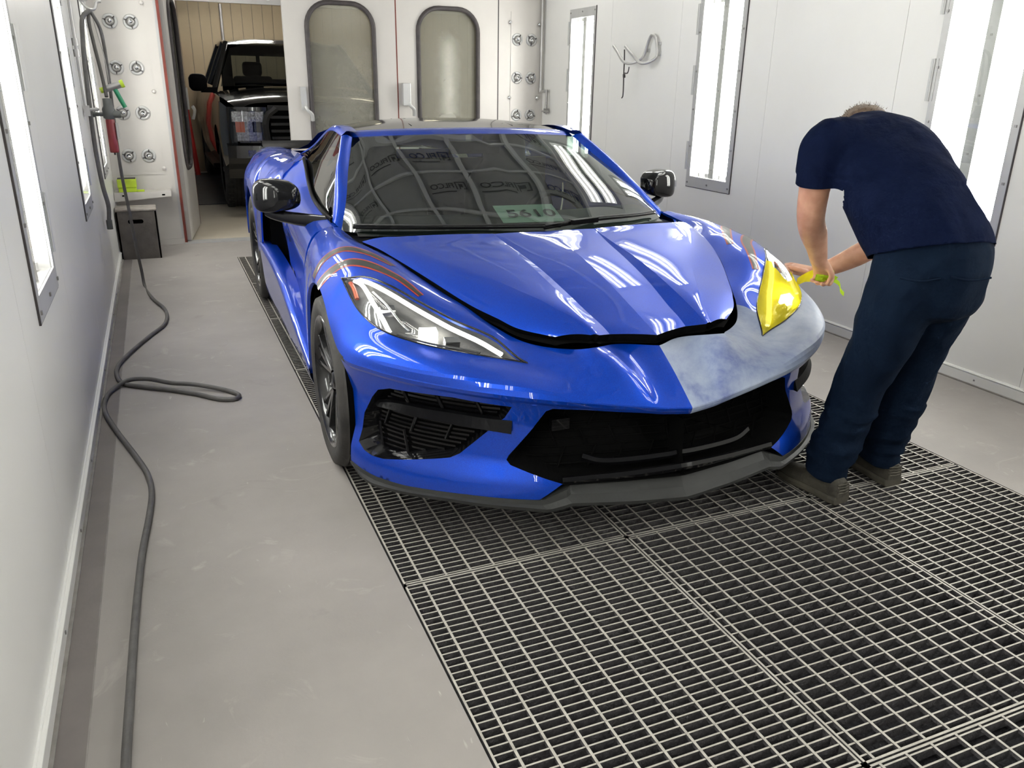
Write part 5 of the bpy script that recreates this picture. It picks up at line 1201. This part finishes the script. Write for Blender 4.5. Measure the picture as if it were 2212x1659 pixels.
bp = [[(x, y+.28*max(0, abs(x)-.55)**1.2, z) for y, z in ((-.93, .765), (-1.02, .745), (-1.03, .62), (-1.0, .56), (-.93, .50), (-.9, .40))] for x in np.linspace(-.96, .96, 25)]
bb = MB().grid(bp, smooth=False).build('truck_bumper', M['tblack'], tk)
for s_ in (-1, 1): MB().box((s_*.62, -1.0, .64), (s_*.76, -.94, .70)).build('fog_lamp', M['tlens'], bb)
MB().box((-.80, -.88, .40), (.80, 4.3, .55)).box((-.88, .45, .45), (.88, 2.4, .60)).box((-.86, .9, .6), (.86, .95, 1.2)).build('truck_chassis', M['void'], tk)
for x in (-.4, .4): bevel(MB().box((x-.24, 1.25, .8), (x+.24, 1.38, 1.45)).box((x-.12, 1.27, 1.45), (x+.12, 1.37, 1.62)).build('truck_seat', M['void'], tk), .04)
MB().box((-.85, .52, 1.1), (.85, .95, 1.27)).build('truck_dash', M['void'], tk)
MB().tube(catmull([(-.70, .50, 1.36), (-.3, .44, 1.365), (.1, .43, 1.365)], 10), .010, 6).build('truck_wiper', M['sblack'], tk)
for s_ in (-1, 1):
    for y in (0, 3.68):
        o = thing('truck_wheel', None, None, (s_*.83, y, .405)); o.parent = tk; h = .135
        pr_ = [(.24, -h), (.28, -h-.01), (.36, -h+.0), (.395, -h+.025)]
        for q_ in np.linspace(-.09, .09, 5): pr_ += [(.405, q_-.016), (.405, q_+.012), (.393, q_+.014), (.393, q_+.020)]
        pr_ += [(.395, h-.025), (.36, h), (.28, h+.01), (.24, h)]
        MB().lathe(pr_, 40, axis='x').build('tyre', M['ttyre'], o)
        if y == 0:
            me = MB().box((-.04, -.012, .392), (.04, .012, .410)).mesh('tread_block'); me.materials.append(M['ttyre'])
            for k in range(44):
                for sx_ in (-1, 1):
                    tb_ = mesh_obj('tread_block', me, None, o, (sx_*.085, 0, 0)); tb_.rotation_euler = (2*math.pi*(k+.5*(sx_ > 0))/44, 0, 0)
        MB().lathe([(.245, s_*(h-.01)), (.22, s_*(h-.03)), (.10, s_*(h-.05)), (.0, s_*(h-.04))], 30, axis='x').build('rim', M['rim'], o)
        for k in range(6):
            a = k*math.pi/3; MB().obox((s_*(h-.03), .16*math.cos(a), .16*math.sin(a)), (.012, 0, 0), (0, .08*math.cos(a), .08*math.sin(a)), (0, -.025*math.sin(a), .025*math.cos(a))).build('spoke', M['steel'], o)
# ------------------------------------------------------------------ small things in the booth
M['hose'] = mat('grey_rubber_hose', (.125, .12, .115), .6, vscale=20, c2=(.085, .08, .078), bump=.1, bscale=200)
M['hosedark'] = mat('dark_hose', (.075, .07, .065), .6, vscale=20)
M['redbowl'] = mat('dull_red_metal', (.24, .028, .03), .4, vscale=9, c2=(.17, .02, .024)); M['regbody'] = mat('grey_cast_metal', (.10, .105, .10), .5, vscale=9)
M['greenp'] = mat('green_plastic', (.01, .22, .10), .4); M['lime'] = mat('lime_plastic', (.52, .70, .03), .55, c2=(.42, .55, .05), vscale=8)
HP = [(-0.263,6.62),(-0.206,6.245),(-0.148,5.754),(-0.086,5.48),(-0.071,5.28),(-0.092,5.069),(-0.168,4.862),(-0.273,4.542),(-0.319,4.346),(-0.319,4.198),(-0.284,4.059),(-0.196,3.977),(-0.076,3.888),(0.027,3.797),(0.128,3.688),(0.19,3.669),(0.21,3.707),(0.169,3.787),(0.032,3.891),(-0.075,3.945),(-0.183,4.039),(-0.264,4.06),(-0.328,3.995),(-0.357,3.86),(-0.351,3.7),(-0.299,3.464),(-0.225,3.182),(-0.181,2.995),(-0.166,2.834),(-0.176,2.63),(-0.193,2.434),(-0.204,2.212),(-0.212,1.968),(-0.216,1.786),(-0.221,1.529),(-.225,.9)]
def zh(i):
    return {10: .011, 11: .012, 12: .012, 18: .024, 19: .028, 20: .030, 21: .026}.get(i, .0115)
up = [(-.281, 1.773), (-.243, 1.681), (-.234, 1.438), (-.240, 1.186), (-.245, 1.013), (-.245, .776), (-.231, .50), (-.219, .235), (-.210, .09)]
pts = [(x, 6.1+.02*i, z) for i, (x, z) in enumerate(up)]+[(x, y, zh(i)) for i, (x, y) in enumerate(HP) if i >= 1]
ha = thing('air_hose', 'grey rubber air hose snaking along the left floor from the wall hook', 'hose', (-.2, 4.0, 0))
MB().tube(catmull(np.array(pts)-(-.2, 4.0, 0), 420), .0105, 10).build('hose_tube', M['hose'], ha)
h2 = thing('hanging_hose', 'grey hose hanging down the left wall with a coupling at its end', 'hose', (-.35, 6.1, .5))
P = catmull(np.array([(-.287, 6.08, 1.775), (-.325, 6.05, 1.74), (-.345, 6.03, 1.60), (-.360, 6.0, 1.30), (-.366, 5.98, .93), (-.356, 5.97, .72), (-.342, 5.97, .60), (-.352, 5.97, .50)])-(-.35, 6.1, .5), 60)
MB().tube(P, .014, 10).build('hose_tube', M['hose'], h2); MB().tube([P[-1]+(0, 0, .01), P[-1]-(0, 0, .05)], .019, 10).build('coupling', M['regbody'], h2)
h3 = thing('feed_hose', 'short dark hose looping from the hook down to the red regulator', 'hose', (-.27, 6.1, 1.3))
MB().tube(catmull(np.array([(-.290, 6.10, 1.785), (-.298, 6.08, 1.72), (-.289, 6.06, 1.60), (-.272, 6.04, 1.44), (-.262, 6.02, 1.33), (-.258, 6.0, 1.275)])-(-.27, 6.1, 1.3), 40), .011, 10).build('hose_tube', M['hosedark'], h3)
hk = thing('wall_hook', 'bent steel rod hook on the left wall holding the hoses', 'hook', (XL+.01, 6.15, 1.8))
MB().tube(catmull([(0, .0, .16), (.03, 0, .10), (.05, -.02, .03), (.085, -.03, -.012), (.115, -.03, -.012), (.135, -.02, .03), (.16, -.02, .035)], 30), .009, 8).build('rod', M['darkpipe'], hk)
MB().box((-.01, -.03, .08), (.004, .03, .20)).build('base_plate', M['frame'], hk)
rc = thing('ring_holder', 'thin steel ring holder at the top of the left wall', 'hook', (XL+.02, 5.5, 1.82))
MB().tube([(0, 0, .10)]+[tuple(q) for q in catmull([(0, 0, .08), (.02, .03, .01), (.06, .10, -.02), (.10, .20, .0), (.12, .26, .09)], 20)], .007, 8).build('rod', M['darkpipe'], rc); MB().box((-.02, -.02, .06), (-.008, .02, .13)).build('base_plate', M['frame'], rc)
cd = thing('wall_conduit', 'thin blue-grey conduit with fittings on the left wall', 'pipe', (XL+.018, 5.70, 1.2))
MB().tube([(0, 0, 1.0), (0, 0, .0)], .010, 8).build('pipe', M['darkpipe'], cd)
for z in (.38, .32): MB().tube([(0, 0, z-.02), (0, 0, z+.02)], .017, 8).build('fitting', M['darkpipe'], cd)
MB().tube([(0, 0, 0), (0, .2, 0), (.05, .28, 0)], .010, 8).build('elbow', M['darkpipe'], cd); MB().box((-.01, -.02, -.03), (.02, .03, .03)).build('elbow_block', M['darkpipe'], cd)
rg = thing('air_regulator', 'air regulator with grey head and long red bowl on the left wall', 'regulator', (-.258, 6.0, 1.17))
MB().lathe([(.0, -.235), (.026, -.235), (.028, -.225), (.027, -.04), (.024, -.02)], 24).build('red_bowl', M['redbowl'], rg)
MB().lathe([(.026, -.03), (.036, -.02), (.038, .03), (.028, .05), (.027, .095), (0, .097)], 20).build('head', M['regbody'], rg)
MB().tube([(-.085, 0, 0), (-.03, 0, 0)], .013, 10).build('inlet', M['regbody'], rg); MB().tube([(-.12, 0, .0), (-.08, 0, 0)], .018, 8).build('inlet_nut', M['regbody'], rg)
MB().tube([(.02, -.01, 0), (.068, -.01, 0)], .022, 12).build('gauge', M['regbody'], rg); MB().box((.03, -.02, -.15), (.045, -.005, -.05)).build('sight_strip', M['chrome'], rg); MB().tube([(0, 0, -.235), (0, 0, -.25)], .006, 8).build('drain', M['gasket'], rg)
sg_ = thing('spray_gun', 'small spray gun with green handle hanging by the regulator', 'spray gun', (-.205, 6.05, 1.30))
MB().tube([(-.055, 0, .02), (.035, 0, .05)], [.020, .022], 12).build('barrel', M['steel'], sg_); MB().tube([(.035, 0, .05), (.055, 0, .057)], .024, 12).build('nozzle_cap', M['lime'], sg_); MB().tube([(-.085, 0, .01), (-.055, 0, .02)], .018, 10).build('rear_cap', M['lime'], sg_)
MB().tube(catmull([(.0, 0, .02), (.02, 0, -.03), (.045, 0, -.09)], 8), .014, 8).build('handle', M['greenp'], sg_); MB().tube(catmull([(-.03, .01, .03), (-.035, .05, .20), (-.07, .06, .45), (-.072, .08, .49)], 12), .003, 6).build('hanging_wire', M['screw'], sg_)
# shelf, sponge box, stool
sh = thing('corner_shelf', 'narrow white metal shelf on the back wall left of the doorway', 'shelf', (-.16, 7.73, .48))
MB().box((-.222, -.10, .0), (.222, .115, .006)).build('shelf_board', M['wall_back'], sh)
MB().prism([(-.222, -.106, .012), (.222, -.106, .012), (.222, -.106, -.03), (-.222, -.106, -.065)], (0, .006, 0)).build('front_lip', M['wall_back'], sh)
for x in (-.15, .16): MB().box((x-.012, -.108, -.022), (x+.012, -.106, -.010)).build('lip_slot', M['void'], sh)
yb = thing('sponge_box', 'lime green plastic tub on the corner shelf', 'tub', (-.275, 7.73, .486))
bevel(MB().box((-.07, -.05, 0), (.07, .05, .035)).build('tub_base', M['lime'], yb), .006); bevel(MB().box((-.074, -.054, .035), (.074, .054, .11)).build('tub_body', M['lime'], yb), .008); MB().box((-.07, -.05, .105), (.07, .05, .112)).build('tub_rim', M['gasket'], yb)
ys = thing('sponge', 'small lime scrap beside the tub on the corner shelf', 'sponge', (-.175, 7.70, .486)); bevel(MB().box((-.03, -.012, 0), (.03, .012, .018)).build('sponge_block', M['lime'], ys), .004)
M['stool'] = mat('worn_grey_crate', (.13, .115, .105), .7, vscale=7, c2=(.07, .062, .058), bump=.2, bscale=40); M['stooltop'] = mat('dusty_top', (.33, .30, .27), .8, vscale=12, c2=(.16, .14, .13))
bs = thing('step_box', 'worn grey box stool with a hand slot, on the floor below the shelf', 'stool', (-.224, 7.36, 0))
hw_, dp, ht = .15, .125, .385
pf = [(-hw_, 0), (hw_, 0), (hw_, ht), (-hw_, ht)]; sl = [(p[0]-.01, p[1]+.305) for p in rrect(.115, .032, .015, 4)]
vs, fs = trimmed([(a, b) for a, b in pf], [sl], .05); bx_ = MB().add([(a, -dp, b) for a, b in vs], fs)
bx_.box((-hw_, -dp, 0), (-hw_+.012, dp, ht)).box((hw_-.012, -dp, 0), (hw_, dp, ht)).box((-hw_, dp-.012, 0), (hw_, dp, ht)); bx_.build('box_shell', M['stool'], bs)
bevel(MB().box((-hw_-.004, -dp-.004, ht), (hw_+.004, dp+.004, ht+.018)).build('box_top', M['stooltop'], bs), .006); MB().box((-hw_+.02, -dp+.03, .02), (hw_-.02, dp-.03, ht-.01)).build('box_inside', M['void'], bs)
# rack and hook on the right wall
rk = thing('hose_rack', 'bent steel tube hose rack on the right wall beside the middle lamp', 'hook', (XR-.005, 5.95, 1.6))
W_ = [(6.246,1.697,.10),(6.181,1.653,.10),(6.084,1.581,.10),(6.039,1.563,.09),(5.962,1.569,.06),(5.918,1.602,.02),(5.886,1.668,.01),(5.850,1.735,.01),(5.818,1.762,.01),(5.765,1.745,.01),(5.735,1.68,.01),(5.722,1.61,.012),(5.759,1.572,.04),(5.837,1.56,.08),(5.934,1.619,.10),(6.055,1.687,.10)]
MB().tube(catmull([(-.012-d, y-5.95, z-1.6) for y, z, d in W_], 90), .0115, 10).build('bent_tube', M['darkpipe'], rk)
for y, z in ((5.735, 1.70), (5.73, 1.625), (5.89, 1.655)): MB().box((-.012, y-5.95-.02, z-1.6-.012), (0, y-5.95+.02, z-1.6+.012)).build('clip', M['frame'], rk)
hh = thing('wire_hook', 'long dark wire hook hanging from the hose rack', 'hook', (XR-.11, 6.06, 1.5))
MB().tube(catmull([(0, .02, .165), (0, .012, .08), (0, .01, -.005), (0, .006, -.19), (0, .02, -.2)], 24), .005, 6).build('wire', M['gasket'], hh); MB().tube(catmull([(0, .01, -.01), (0, -.05, -.01), (0, -.065, .02), (0, -.067, .035)], 10), .005, 6).build('side_hook', M['gasket'], hh); MB().tube([(0, .005, -.02), (0, .0, -.045)], .011, 8).build('collar', M['gasket'], hh)
